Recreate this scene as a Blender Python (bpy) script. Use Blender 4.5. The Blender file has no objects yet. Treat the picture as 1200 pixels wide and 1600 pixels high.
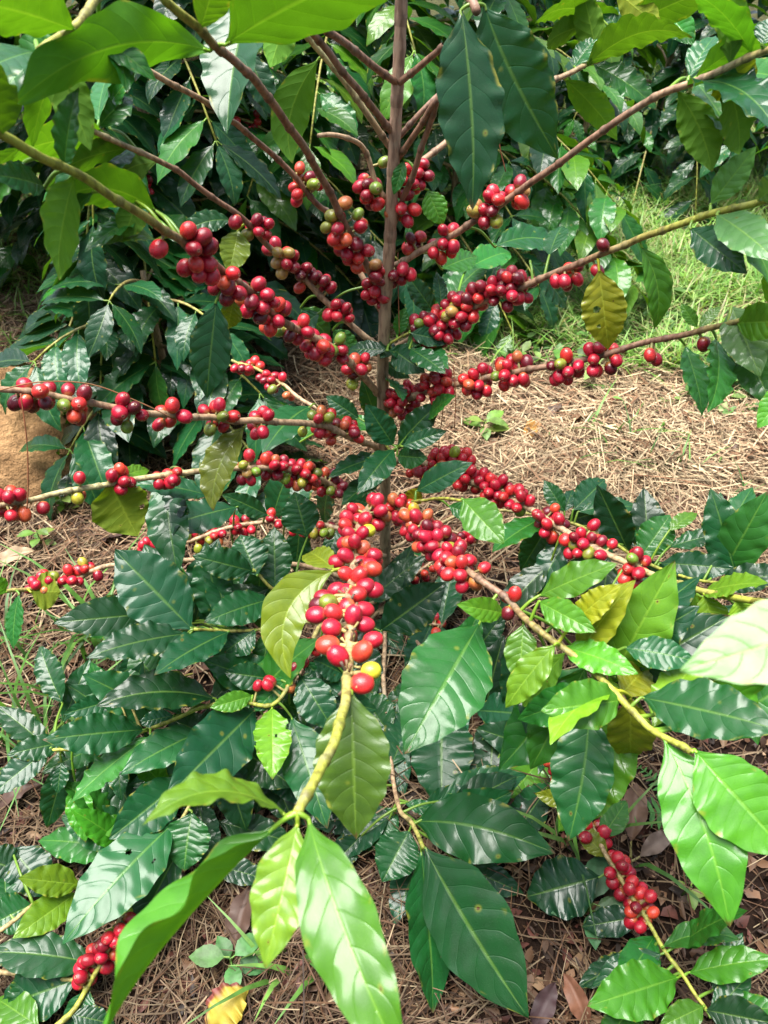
import bpy, math, random
import numpy as np
from mathutils import Vector, Matrix, noise as mnoise

random.seed(7)
rng = np.random.default_rng(7)
sc = bpy.context.scene
COL = sc.collection
R = math.radians

# ------------------------------------------------------------------ camera
PITCH, CAM_H, FPX = 42.0, 0.96, 1232.0
cam_d = bpy.data.cameras.new('camera')
cam = bpy.data.objects.new('camera', cam_d); COL.objects.link(cam)
cam.location = (0, 0, CAM_H); cam.rotation_euler = (R(90 - PITCH), 0, 0)
cam_d.sensor_fit = 'VERTICAL'; cam_d.sensor_height = 36.0
cam_d.lens = 36.0 * FPX / 1600.0
cam_d.clip_start = 0.02; cam_d.clip_end = 200
cam_d.dof.use_dof = True; cam_d.dof.focus_distance = 0.92; cam_d.dof.aperture_fstop = 12.0
sc.camera = cam

# ------------------------------------------------------------------ sky, sun, exposure
SUN_EL, SUN_ROT = 77.0, -80.0
world = bpy.data.worlds.new('World'); sc.world = world; world.use_nodes = True
wn = world.node_tree; wn.nodes.clear()
wo = wn.nodes.new('ShaderNodeOutputWorld'); wb = wn.nodes.new('ShaderNodeBackground')
ws = wn.nodes.new('ShaderNodeTexSky'); ws.sky_type = 'NISHITA'; ws.sun_disc = False
ws.sun_elevation = R(SUN_EL); ws.sun_rotation = R(SUN_ROT); ws.air_density = 1.0; ws.dust_density = 2.0; ws.ozone_density = 1.0
wh = wn.nodes.new('ShaderNodeHueSaturation'); wh.inputs['Saturation'].default_value = 0.65
wn.links.new(ws.outputs[0], wh.inputs['Color']); wn.links.new(wh.outputs[0], wb.inputs[0])
wb.inputs[1].default_value = 0.085
wn.links.new(wb.outputs[0], wo.inputs[0])
sd = bpy.data.lights.new('sun', 'SUN'); sd.energy = 2.9; sd.angle = R(40); sd.color = (1.0, 0.97, 0.91)
so = bpy.data.objects.new('sun', sd); COL.objects.link(so)
az, el = R(SUN_ROT), R(SUN_EL)
sdir = Vector((math.sin(az) * math.cos(el), math.cos(az) * math.cos(el), math.sin(el)))
so.rotation_euler = sdir.to_track_quat('Z', 'Y').to_euler(); so.location = sdir * 10
sc.view_settings.view_transform = 'Standard'; sc.view_settings.look = 'None'
sc.view_settings.gamma = 1.0; sc.view_settings.exposure = 2.08
sc.cycles.use_denoising = True
sc.cycles.max_bounces = 8; sc.cycles.transparent_max_bounces = 8

# ------------------------------------------------------------------ pixel <-> place
cP, sP = math.cos(R(PITCH)), math.sin(R(PITCH))
CAMV = Vector((0, 0, CAM_H)); FWD = Vector((0, cP, -sP)); UP = Vector((0, sP, cP)); RT = Vector((1, 0, 0))
def pt(px, py, t):
    """the point seen at photo pixel px,py at distance t along the view axis"""
    px, py, t = float(px), float(py), float(t)
    return CAMV + t * (FWD + RT * ((px - 600) / FPX) + UP * ((800 - py) / FPX))
def ground(px, py, z=0.0):
    v = (800 - py) / FPX
    return pt(px, py, (CAM_H - z) / (sP - v * cP))
def gdepth(py):
    return CAM_H / (sP - (800 - py) / FPX * cP)
def ptc(px, py, t, m=.045):
    """pt() kept above the soil"""
    return pt(px, py, min(t, gdepth(py) - m))
def proj(p):
    q = Vector(p) - CAMV; t = q.dot(FWD)
    if t <= 0.01: return (-9999, -9999, t)
    return (600 + FPX * q.dot(RT) / t, 800 - FPX * q.dot(UP) / t, t)

SUNV = sdir.normalized()
# ------------------------------------------------------------------ node helpers
def newmat(name):
    m = bpy.data.materials.new(name); m.use_nodes = True; m.node_tree.nodes.clear()
    return m, m.node_tree
class NB:
    def __init__(s, nt): s.nt = nt
    def n(s, typ, **kw):
        nd = s.nt.nodes.new(typ)
        for k, v in kw.items(): setattr(nd, k, v)
        return nd
    def set(s, sock, v):
        if isinstance(v, bpy.types.NodeSocket): s.nt.links.new(v, sock)
        elif v is not None: sock.default_value = v
    def math(s, op, a, b=None, c=None, clamp=False):
        nd = s.n('ShaderNodeMath', operation=op); nd.use_clamp = clamp
        s.set(nd.inputs[0], a); s.set(nd.inputs[1], b); s.set(nd.inputs[2], c)
        return nd.outputs[0]
    def ramp(s, x, a, b, lo=0.0, hi=1.0):
        nd = s.n('ShaderNodeMapRange', interpolation_type='SMOOTHSTEP')
        s.set(nd.inputs['Value'], x); nd.inputs['From Min'].default_value = a; nd.inputs['From Max'].default_value = b
        nd.inputs['To Min'].default_value = lo; nd.inputs['To Max'].default_value = hi
        return nd.outputs[0]
    def mix(s, f, a, b, blend='MIX'):
        nd = s.n('ShaderNodeMix', data_type='RGBA', blend_type=blend)
        s.set(nd.inputs[0], f); s.set(nd.inputs[6], a); s.set(nd.inputs[7], b)
        return nd.outputs[2]
    def noise(s, vec, scale, detail=3.0, rough=0.55, dim='3D'):
        nd = s.n('ShaderNodeTexNoise', noise_dimensions=dim)
        if vec is not None: s.set(nd.inputs['Vector'], vec)
        nd.inputs['Scale'].default_value = scale; nd.inputs['Detail'].default_value = detail; nd.inputs['Roughness'].default_value = rough
        return nd
    def bump(s, h, strength, dist, normal=None):
        nd = s.n('ShaderNodeBump'); s.set(nd.inputs['Height'], h)
        nd.inputs['Strength'].default_value = strength; nd.inputs['Distance'].default_value = dist
        if normal is not None: s.set(nd.inputs['Normal'], normal)
        return nd.outputs[0]
def rgba(c): return (c[0], c[1], c[2], 1.0)

# ------------------------------------------------------------------ materials
NV = 8.0
def leaf_material():
    m, nt = newmat('coffee_leaf'); b = NB(nt)
    uv = b.n('ShaderNodeUVMap', uv_map='UVMap'); sep = b.n('ShaderNodeSeparateXYZ'); nt.links.new(uv.outputs[0], sep.inputs[0])
    x, y = sep.outputs[0], sep.outputs[1]
    oi = b.n('ShaderNodeObjectInfo'); rnd = oi.outputs['Random']
    xs = b.math('SUBTRACT', b.math('MULTIPLY', x, 2.0), 1.0)
    u = b.math('ABSOLUTE', xs)
    # lateral veins, alternate left and right, arching to the tip
    adv = b.math('ADD', b.math('MULTIPLY', u, 0.7), b.math('MULTIPLY', b.math('MULTIPLY', u, u), 0.75))
    off = b.math('MULTIPLY', b.math('GREATER_THAN', xs, 0.0), 0.4)
    wob = b.noise(b.n('ShaderNodeTexCoord').outputs['Object'], 30, 1)
    ph = b.math('FRACT', b.math('ADD', b.math('ADD', b.math('SUBTRACT', b.math('MULTIPLY', y, b.math('ADD', NV - 1.2, b.math('MULTIPLY', b.math('FRACT', b.math('MULTIPLY', rnd, 3.77)), 3.0))), adv), off),
                                b.math('MULTIPLY', wob.outputs[0], 0.35)))
    tri = b.math('ABSOLUTE', b.math('SUBTRACT', b.math('MULTIPLY', ph, 2.0), 1.0))
    vein = b.math('MULTIPLY', b.ramp(tri, 0.90, 1.0), b.ramp(u, 1.0, 0.6))
    mid = b.ramp(u, 0.07, 0.015)
    quilt = b.math('SINE', b.math('MULTIPLY', ph, math.pi))
    at = b.n('ShaderNodeAttribute', attribute_name='tint'); at.attribute_type = 'GEOMETRY'
    hsv = b.n('ShaderNodeHueSaturation')
    b.set(hsv.inputs['Color'], at.outputs['Color'])
    b.set(hsv.inputs['Hue'], b.math('ADD', 0.488, b.math('MULTIPLY', rnd, 0.024)))
    b.set(hsv.inputs['Value'], b.math('ADD', 0.75, b.math('MULTIPLY', b.math('FRACT', b.math('MULTIPLY', rnd, 7.31)), 0.5)))
    base = hsv.outputs[0]
    # blotchy variation that belongs to the blade
    comb = b.n('ShaderNodeCombineXYZ'); b.set(comb.inputs[0], x); b.set(comb.inputs[1], b.math('MULTIPLY', y, 2.3)); b.set(comb.inputs[2], b.math('MULTIPLY', rnd, 57.0))
    nz = b.noise(comb.outputs[0], 3.5, 4)
    base = b.mix(b.ramp(nz.outputs[0], 0.35, 0.72), base, b.mix(1.0, base, (0.72, 0.80, 0.72, 1), 'MULTIPLY'))
    light = b.mix(1.0, base, (1.7, 1.45, 0.9, 1), 'MULTIPLY')
    lightm = b.mix(0.35, light, (0.20, 0.34, 0.06, 1))
    vb = b.n('ShaderNodeNewGeometry').outputs['Backfacing']
    base = b.mix(b.math('MULTIPLY', vein, b.math('ADD', 0.14, b.math('MULTIPLY', vb, 0.35))), base, light)
    base = b.mix(b.math('MULTIPLY', mid, 0.65), base, lightm)
    # yellowed rim and a few brown spots
    ns = b.noise(comb.outputs[0], 5.0, 2)
    rim = b.math('MULTIPLY', b.ramp(u, 0.80, 1.0), b.ramp(ns.outputs[0], 0.56, 0.70))
    base = b.mix(b.math('MULTIPLY', rim, 0.7), base, (0.26, 0.24, 0.03, 1))
    tipb = b.math('MULTIPLY', b.ramp(b.math('ADD', y, b.math('MULTIPLY', ns.outputs[0], 0.16)), 1.035, 1.075), b.math('GREATER_THAN', b.math('FRACT', b.math('MULTIPLY', rnd, 11.3)), 0.62))
    base = b.mix(b.math('MULTIPLY', tipb, 0.85), base, (0.10, 0.045, 0.02, 1))
    sp = b.n('ShaderNodeTexVoronoi', feature='F1'); b.set(sp.inputs['Vector'], comb.outputs[0]); sp.inputs['Scale'].default_value = 3.2
    spm = b.ramp(sp.outputs['Distance'], 0.085, 0.05)
    sepc = b.n('ShaderNodeSeparateColor'); b.set(sepc.inputs[0], sp.outputs['Color'])
    sel = b.math('GREATER_THAN', sepc.outputs[0], 0.80)
    halo = b.math('MULTIPLY', b.ramp(sp.outputs['Distance'], 0.20, 0.06), sel)
    base = b.mix(b.math('MULTIPLY', halo, 0.35), base, (0.30, 0.30, 0.03, 1))
    base = b.mix(b.math('MULTIPLY', spm, sel), base, (0.07, 0.030, 0.012, 1))
    geo = b.n('ShaderNodeNewGeometry'); back = geo.outputs['Backfacing']
    under = b.mix(0.35, b.mix(1.0, base, (1.5, 1.35, 1.0, 1), 'MULTIPLY'), (0.08, 0.17, 0.03, 1))
    col = b.mix(back, base, under)
    h = b.math('ADD', b.math('MULTIPLY', quilt, 0.7), b.math('MULTIPLY', b.math('ADD', vein, mid), -0.5))
    fine = b.noise(comb.outputs[0], 60, 3)
    net = b.n('ShaderNodeTexVoronoi', feature='DISTANCE_TO_EDGE'); b.set(net.inputs['Vector'], comb.outputs[0]); net.inputs['Scale'].default_value = 34
    netm = b.ramp(net.outputs['Distance'], 0.10, 0.0)
    dust = b.noise(comb.outputs[0], 95, 2, 0.5)
    h = b.math('ADD', b.math('SUBTRACT', h, b.math('MULTIPLY', netm, 0.10)), b.math('MULTIPLY', fine.outputs[0], 0.25))
    col = b.mix(b.math('MULTIPLY', netm, 0.16), col, b.mix(1.0, col, (1.6, 1.4, 1.0, 1), 'MULTIPLY'))
    col = b.mix(b.ramp(dust.outputs[0], 0.67, 0.78, 0, 0.32), col, (0.30, 0.28, 0.20, 1))
    nrm = b.bump(h, 0.34, 0.0020)
    hc = b.math('ADD', b.math('MULTIPLY', quilt, 0.7), b.math('MULTIPLY', b.math('ADD', vein, mid), -0.3))
    nrmc = b.bump(hc, 0.22, 0.0016)
    pr = b.n('ShaderNodeBsdfPrincipled')
    b.set(pr.inputs['Base Color'], col)
    rr = b.math('ADD', b.math('MULTIPLY', nz.outputs[0], 0.30), 0.32)
    b.set(pr.inputs['Roughness'], b.math('ADD', rr, b.math('MULTIPLY', back, 0.25)))
    pr.inputs['Specular IOR Level'].default_value = 0.2
    b.set(pr.inputs['Coat Weight'], b.math('MULTIPLY', b.math('SUBTRACT', 1.0, back), 0.46)); b.set(pr.inputs['Coat Roughness'], b.ramp(nz.outputs[0], 0.3, 0.75, 0.10, 0.30)); b.set(pr.inputs['Coat Normal'], nrmc)
    b.set(pr.inputs['Normal'], nrm)
    tr = b.n('ShaderNodeBsdfTranslucent')
    tcol = b.mix(1.0, b.mix(0.3, base, (0.12, 0.30, 0.01, 1)), (1.7, 1.5, 0.6, 1), 'MULTIPLY')
    b.set(tr.inputs['Color'], tcol); b.set(tr.inputs['Normal'], nrm)
    mx = b.n('ShaderNodeMixShader'); b.set(mx.inputs[0], b.math('ADD', 0.19, b.math('MULTIPLY', back, 0.12)))
    nt.links.new(pr.outputs[0], mx.inputs[1]); nt.links.new(tr.outputs[0], mx.inputs[2])
    out = b.n('ShaderNodeOutputMaterial'); nt.links.new(mx.outputs[0], out.inputs[0])
    return m
M_LEAF = leaf_material()

def cherry_material():
    m, nt = newmat('coffee_cherry_skin'); b = NB(nt)
    oi = b.n('ShaderNodeObjectInfo')
    tc = b.n('ShaderNodeTexCoord'); sep = b.n('ShaderNodeSeparateXYZ'); nt.links.new(tc.outputs['Object'], sep.inputs[0])
    cmb = b.n('ShaderNodeVectorMath', operation='ADD'); nt.links.new(tc.outputs['Object'], cmb.inputs[0])
    sc3 = b.n('ShaderNodeCombineXYZ'); b.set(sc3.inputs[0], b.math('MULTIPLY', oi.outputs['Random'], 90.0)); nt.links.new(sc3.outputs[0], cmb.inputs[1])
    nz = b.noise(cmb.outputs[0], 1.3, 3)
    col = b.mix(b.ramp(nz.outputs[0], 0.35, 0.7), oi.outputs['Color'], b.mix(1.0, oi.outputs['Color'], (0.62, 0.5, 0.6, 1), 'MULTIPLY'))
    nf = b.noise(cmb.outputs[0], 14, 2)
    col = b.mix(b.ramp(nf.outputs[0], 0.68, 0.78, 0, 0.35), col, (0.55, 0.30, 0.12, 1))
    # paler shoulder at the stalk, brown navel at the tip
    col = b.mix(b.ramp(sep.outputs[2], -0.65, -1.0, 0, 0.35), col, (0.45, 0.25, 0.05, 1))
    r2 = b.math('SQRT', b.math('ADD', b.math('MULTIPLY', sep.outputs[0], sep.outputs[0]), b.math('MULTIPLY', sep.outputs[1], sep.outputs[1])))
    tip = b.math('MULTIPLY', b.ramp(r2, 0.27, 0.20), b.math('GREATER_THAN', sep.outputs[2], 0.2))
    ring = b.math('MULTIPLY', b.ramp(r2, 0.12, 0.17), tip)
    col = b.mix(b.math('MULTIPLY', tip, 0.65), col, b.mix(0.65, col, (0.10, 0.04, 0.02, 1)))
    col = b.mix(b.math('MULTIPLY', ring, 0.55), col, (0.50, 0.26, 0.16, 1))
    pr = b.n('ShaderNodeBsdfPrincipled'); b.set(pr.inputs['Base Color'], col)
    b.set(pr.inputs['Roughness'], b.ramp(nz.outputs[0], 0.3, 0.7, 0.14, 0.42)); pr.inputs['Specular IOR Level'].default_value = 0.55
    pr.inputs['Subsurface Weight'].default_value = 0.12; pr.inputs['Subsurface Radius'].default_value = (0.6, 0.1, 0.08); pr.inputs['Subsurface Scale'].default_value = 0.004
    b.set(pr.inputs['Normal'], b.bump(nf.outputs[0], 0.12, 0.1))
    out = b.n('ShaderNodeOutputMaterial'); nt.links.new(pr.outputs[0], out.inputs[0])
    return m
M_CHERRY = cherry_material()

def bark_material():
    m, nt = newmat('coffee_bark'); b = NB(nt)
    tc = b.n('ShaderNodeTexCoord')
    at = b.n('ShaderNodeAttribute', attribute_name='tint')
    mp = b.n('ShaderNodeMapping'); nt.links.new(tc.outputs['Object'], mp.inputs[0]); mp.inputs['Scale'].default_value = (1, 1, 0.22)
    n1 = b.noise(mp.outputs[0], 190, 4, 0.6); n2 = b.noise(tc.outputs['Object'], 34, 4)
    col = b.mix(b.ramp(n1.outputs[0], 0.38, 0.66), at.outputs['Color'], b.mix(1.0, at.outputs['Color'], (0.45, 0.40, 0.38, 1), 'MULTIPLY'))
    col = b.mix(b.ramp(n2.outputs[0], 0.55, 0.75, 0, 0.5), col, (0.30, 0.27, 0.20, 1))
    pr = b.n('ShaderNodeBsdfPrincipled'); b.set(pr.inputs['Base Color'], col); pr.inputs['Roughness'].default_value = 0.6
    b.set(pr.inputs['Normal'], b.bump(n1.outputs[0], 0.6, 0.0015))
    out = b.n('ShaderNodeOutputMaterial'); nt.links.new(pr.outputs[0], out.inputs[0])
    return m
M_BARK = bark_material()

def attr_material(name, rough=0.8, trans=0.0, spec=0.3, nscale=60.0):
    m, nt = newmat(name); b = NB(nt)
    at = b.n('ShaderNodeAttribute', attribute_name='tint'); tc = b.n('ShaderNodeTexCoord')
    nz = b.noise(tc.outputs['Object'], nscale, 4)
    col = b.mix(b.ramp(nz.outputs[0], 0.3, 0.7), at.outputs['Color'], b.mix(1.0, at.outputs['Color'], (0.6, 0.58, 0.55, 1), 'MULTIPLY'))
    pr = b.n('ShaderNodeBsdfPrincipled'); b.set(pr.inputs['Base Color'], col); pr.inputs['Roughness'].default_value = rough
    pr.inputs['Specular IOR Level'].default_value = spec
    b.set(pr.inputs['Normal'], b.bump(nz.outputs[0], 0.35, 0.002))
    out = b.n('ShaderNodeOutputMaterial')
    if trans > 0:
        tr = b.n('ShaderNodeBsdfTranslucent'); b.set(tr.inputs[0], b.mix(1.0, col, (1.6, 1.6, 0.9, 1), 'MULTIPLY'))
        mx = b.n('ShaderNodeMixShader'); mx.inputs[0].default_value = trans
        nt.links.new(pr.outputs[0], mx.inputs[1]); nt.links.new(tr.outputs[0], mx.inputs[2]); nt.links.new(mx.outputs[0], out.inputs[0])
    else: nt.links.new(pr.outputs[0], out.inputs[0])
    return m
M_STRAW = attr_material('dry_straw', 0.7)
M_GRASS = attr_material('grass_blade', 0.5, 0.3, 0.4)
M_DRY = attr_material('dead_leaf', 0.6, 0.1, 0.4, 45)
M_WEED = attr_material('weed_leaf', 0.5, 0.3, 0.4, 80)

def ground_material():
    m, nt = newmat('littered_soil'); b = NB(nt)
    tc = b.n('ShaderNodeTexCoord'); v = tc.outputs['Object']
    n1 = b.noise(v, 2.2, 5); n2 = b.noise(v, 28, 5, 0.65); n3 = b.noise(v, 140, 4, 0.7)
    at = b.n('ShaderNodeAttribute', attribute_name='tint')
    col = b.mix(b.ramp(n2.outputs[0], 0.35, 0.68), b.mix(1.0, at.outputs['Color'], (0.42, 0.40, 0.38, 1), 'MULTIPLY'), at.outputs['Color'])
    col = b.mix(b.ramp(n3.outputs[0], 0.58, 0.75, 0, 0.6), col, b.mix(1.0, at.outputs['Color'], (1.7, 1.5, 1.3, 1), 'MULTIPLY'))
    col = b.mix(b.ramp(n1.outputs[0], 0.5, 0.7, 0, 0.4), col, b.mix(1.0, col, (0.6, 0.55, 0.5, 1), 'MULTIPLY'))
    pr = b.n('ShaderNodeBsdfPrincipled'); b.set(pr.inputs['Base Color'], col); pr.inputs['Roughness'].default_value = 0.95
    pr.inputs['Specular IOR Level'].default_value = 0.15
    hh = b.math('ADD', n2.outputs[0], b.math('MULTIPLY', n3.outputs[0], 0.4))
    b.set(pr.inputs['Normal'], b.bump(hh, 0.9, 0.02))
    out = b.n('ShaderNodeOutputMaterial'); nt.links.new(pr.outputs[0], out.inputs[0])
    return m
M_GROUND = ground_material()

# ------------------------------------------------------------------ mesh helpers
class MB:
    """collects vertices, faces, uvs and a tint per vertex; build() links ONE mesh object"""
    def __init__(s): s.v = []; s.f = []; s.uv = []; s.t = []
    def add(s, verts, faces, tint, uvs=None):
        o = len(s.v); s.v.extend(verts); s.f.extend([tuple(i + o for i in f) for f in faces])
        if isinstance(tint[0], (int, float)): s.t.extend([tint] * len(verts))
        else: s.t.extend(tint)
        s.uv.extend(uvs if uvs is not None else [(0.5, 0.5)] * len(verts))
    def mesh(s, name, mat, smooth=True, origin=None):
        me = bpy.data.meshes.new(name)
        vs = s.v if origin is None else [(p[0] - origin[0], p[1] - origin[1], p[2] - origin[2]) for p in s.v]
        me.from_pydata([tuple(p) for p in vs], [], s.f)
        at = me.attributes.new('tint', 'FLOAT_COLOR', 'POINT')
        a = np.ones((len(s.v), 4), np.float32); a[:, :3] = np.array(s.t, np.float32)[:, :3]
        at.data.foreach_set('color', a.ravel())
        ul = me.uv_layers.new(name='UVMap')
        li = np.empty(len(me.loops), np.int32); me.loops.foreach_get('vertex_index', li)
        ul.data.foreach_set('uv', np.array(s.uv, np.float32)[li].ravel())
        if smooth: me.polygons.foreach_set('use_smooth', [True] * len(me.polygons))
        me.materials.append(mat); me.update()
        return me
    def build(s, name, mat, parent=None, origin=None, smooth=True):
        """origin is the object's own place in world space; parent must be unrotated"""
        og = Vector(origin) if origin is not None else Vector((0, 0, 0))
        o = bpy.data.objects.new(name, s.mesh(name, mat, smooth, og)); COL.objects.link(o)
        put(o, og, parent); return o
WORLD = {}
def put(o, wloc, parent):
    o.parent = parent
    base = WORLD.get(parent.name, Vector((0, 0, 0))) if parent else Vector((0, 0, 0))
    o.location = Vector(wloc) - base; WORLD[o.name] = Vector(wloc)
def thing(name, label, cat, loc, group=None):
    o = bpy.data.objects.new(name, None); COL.objects.link(o); o.empty_display_size = 0.05
    put(o, loc, None); tag(o, label, cat, group); return o
def tag(o, label=None, cat=None, group=None, kind=None):
    if label: o['label'] = label
    if cat: o['category'] = cat
    if group: o['group'] = group
    if kind: o['kind'] = kind
    return o

def catmull(P, n):
    """smooth polyline through the points (any tuple length)"""
    P = [np.array(tuple(p), float) for p in P]
    if len(P) == 2: return [P[0] + (P[1] - P[0]) * i / n for i in range(n + 1)]
    Q = [2 * P[0] - P[1]] + P + [2 * P[-1] - P[-2]]; out = []
    for i in range(1, len(Q) - 2):
        a, b, c, d = Q[i - 1], Q[i], Q[i + 1], Q[i + 2]
        for k in range(n):
            t = k / n
            out.append(0.5 * (2 * b + (c - a) * t + (2 * a - 5 * b + 4 * c - d) * t * t + (3 * b - a - 3 * c + d) * t ** 3))
    out.append(P[-1]); return [Vector(o) if len(o) == 3 else o for o in out]
def tube(mb, pts, rads, tint, sides=8, cap=True):
    """swept tube; tint a colour or a list of colours per point"""
    pts = [Vector(p) for p in pts]; vs = []; ts = []; n = len(pts)
    ref = Vector((0.13, 0.31, 0.94))
    for i, p in enumerate(pts):
        t = (pts[min(i + 1, n - 1)] - pts[max(i - 1, 0)])
        t = t.normalized() if t.length > 1e-9 else Vector((0, 0, 1))
        a = t.cross(ref)
        if a.length < 1e-3: a = t.cross(Vector((1, 0, 0)))
        a.normalize(); b2 = t.cross(a)
        for k in range(sides):
            an = 2 * math.pi * k / sides
            vs.append(p + rads[i] * (a * math.cos(an) + b2 * math.sin(an)))
            ts.append(tint if isinstance(tint[0], (int, float)) else tint[i])
    fs = []
    for i in range(n - 1):
        for k in range(sides):
            fs.append((i * sides + k, i * sides + (k + 1) % sides, (i + 1) * sides + (k + 1) % sides, (i + 1) * sides + k))
    if cap:
        fs.append(tuple(range(sides - 1, -1, -1))); fs.append(tuple((n - 1) * sides + k for k in range(sides)))
    mb.add(vs, fs, ts)

# ------------------------------------------------------------------ leaf shape
_SX = [0, .04, .10, .18, .28, .38, .48, .58, .68, .77, .85, .91, .955, .985, 1.0]
_SW = [.03, .10, .32, .62, .86, .97, 1.0, .95, .83, .66, .45, .27, .14, .055, .0]
def leaf_grid(mb, B, ctrl, T, nrm, half_w, tint, nu=12, nv=60, fold=0.18, wav=0.05, nw=6.0, twist=0.0, curl=0.0, quilt=1.0, seed=0, stalk=None, stalk_r=0.0014, holes=()):
    """a blade on the curve B-ctrl-T, upper side along nrm; stalk: list of points of the leaf stalk"""
    rr = random.Random(seed)
    B, ctrl, T, nrm = Vector(B), Vector(ctrl), Vector(T), Vector(nrm)
    L = (ctrl - B).length + (T - ctrl).length; L = 0.5 * L + 0.5 * (T - B).length
    p1, p2 = rr.uniform(0, 6.28), rr.uniform(0, 6.28)
    f1, f2 = nw * rr.uniform(.85, 1.15), nw * rr.uniform(.85, 1.15)
    g1, g2, g3 = rr.uniform(0, 6.28), rr.uniform(0, 6.28), rr.uniform(.6, 1.4)
    asym = rr.uniform(-.06, .06)
    vs, uvs = [], []
    for j in range(nv + 1):
        s = j / nv
        C = B * (1 - s) ** 2 + ctrl * (2 * s * (1 - s)) + T * s * s
        t = ((ctrl - B) * (1 - s) + (T - ctrl) * s).normalized()
        n = (nrm - t * nrm.dot(t)); n = n.normalized() if n.length > 1e-6 else Vector((0, 0, 1))
        if twist: n = Matrix.Rotation(twist * (s - 0.2), 3, t) @ n
        sd = t.cross(n)
        C = C - n * (curl * L * max(0, s - .6) ** 2)
        w = half_w * float(np.interp(s, _SX, _SW))
        env = math.sin(math.pi * min(1, s * 1.02)) ** 0.6 if s < .99 else 0
        for i in range(nu + 1):
            x = -1 + 2 * i / nu; a = abs(x)
            side_ph = (p1, f1) if x < 0 else (p2, f2)
            rip = wav * half_w * a ** 2.2 * env * (math.sin(2 * math.pi * side_ph[1] * s + side_ph[0]) + .45 * math.sin(2 * math.pi * side_ph[1] * 1.9 * s + g1))
            ww = w * (1 + .035 * math.sin(2 * math.pi * side_ph[1] * s + side_ph[0] + 1.3) * a) * (1 + asym * x)
            ph = s * NV - (a * .7 + a * a * .75) + (0.4 if x > 0 else 0)
            q = quilt * 0.013 * half_w * (abs(math.sin(math.pi * ph)) - .5) * (1 - a ** 3) * min(1, a * 6) * env
            lift = fold * w * (a - .25 * a * a) + rip + q + .03 * half_w * math.sin(g2 + 2.2 * s * g3 + 1.4 * x)
            vs.append(C + sd * (x * ww * math.cos(fold * .5)) + n * lift); uvs.append((i / nu, s))
    fs = []
    for j in range(nv):
        for i in range(nu):
            k = j * (nu + 1) + i
            if holes:
                uu, ss = (i + .5) / nu, (j + .5) / nv; ww = 1 + .3 * mnoise.noise(Vector((uu * 9, ss * 14, seed)))
                if any(((uu - a) / b2) ** 2 + ((ss - c) / (b2 * .5)) ** 2 < ww for a, c, b2 in holes): continue
            fs.append((k, k + 1, k + nu + 2, k + nu + 1))
    mb.add(vs, fs, tint, uvs)
    if stalk:
        st = [tuple(p) for p in stalk] + [tuple(B + (ctrl - B).normalized() * L * .03)]
        pts = catmull(st, 5) if len(st) > 2 else [Vector(st[0]), Vector(st[1])]
        c = (min(1, tint[0] * 1.2 + .09), min(1, tint[1] * .9 + .14), tint[2] + .015)
        tube(mb, pts, [stalk_r * (1.25 - .5 * i / max(1, len(pts) - 1)) for i in range(len(pts))], c, 6)

TINT = {  # blade colours; p is paler, with bright sheen mixed into it
    'm': (.006, .062, .016), 'd': (.004, .038, .010), 'g': (.018, .120, .013), 'y': (.060, .200, .010),
    'u': (.048, .150, .008), 'h': (.011, .088, .013), 'k': (.062, .120, .009), 'p': (.085, .200, .045), 'o': (.155, .185, .008), 'w': (.010, .078, .020), 'Y': (.11, .25, .012),
}
# ------------------------------------------------------------------ the ground
def lerp(a, b, f): return tuple(x + (y - x) * f for x, y in zip(a, b))
def sstep(x, a, b):
    t = max(0.0, min(1.0, (x - a) / (b - a))); return t * t * (3 - 2 * t)
def gz(x, y):
    """height of the ground"""
    return 0.030 * mnoise.noise(Vector((x * 1.3, y * 1.3, 3.1))) + 0.012 * mnoise.noise(Vector((x * 5, y * 5, 9.7)))
def dryness(x, y):
    """0 dark moist soil near the viewer and at the left, 1 sun-bleached straw out to the right"""
    a = sstep(x + 0.50 * (y - 0.9), 0.05, 0.62) * sstep(y, 0.75, 1.25)
    return max(a, 0.35 * sstep(y, 1.0, 1.3) * sstep(-x, 0.35, 0.6))
def ground_tint(x, y):
    soil = lerp((.026, .014, .009), (.075, .044, .027), dryness(x, y))
    g = sstep(y + .4 * x, 1.8, 2.4) * .6
    return lerp(soil, (.075, .095, .025), g)
def build_ground():
    mb = MB(); xs = np.concatenate([np.linspace(-40, -2.6, 12), np.linspace(-2.4, 2.4, 160), np.linspace(2.6, 40, 12)])
    ys = np.concatenate([np.linspace(-20, 0.2, 8), np.linspace(.28, 4.4, 140), np.linspace(4.8, 60, 14)])
    vs, ts = [], []
    for y in ys:
        for x in xs: vs.append((x, y, gz(x, y) if abs(x) < 3 and 0 < y < 5 else 0.0)); ts.append(ground_tint(x, y))
    nx = len(xs); fs = [(j * nx + i, j * nx + i + 1, (j + 1) * nx + i + 1, (j + 1) * nx + i) for j in range(len(ys) - 1) for i in range(nx - 1)]
    mb.add(vs, fs, ts)
    return tag(mb.build('ground', M_GROUND), kind='structure')
build_ground()

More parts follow.
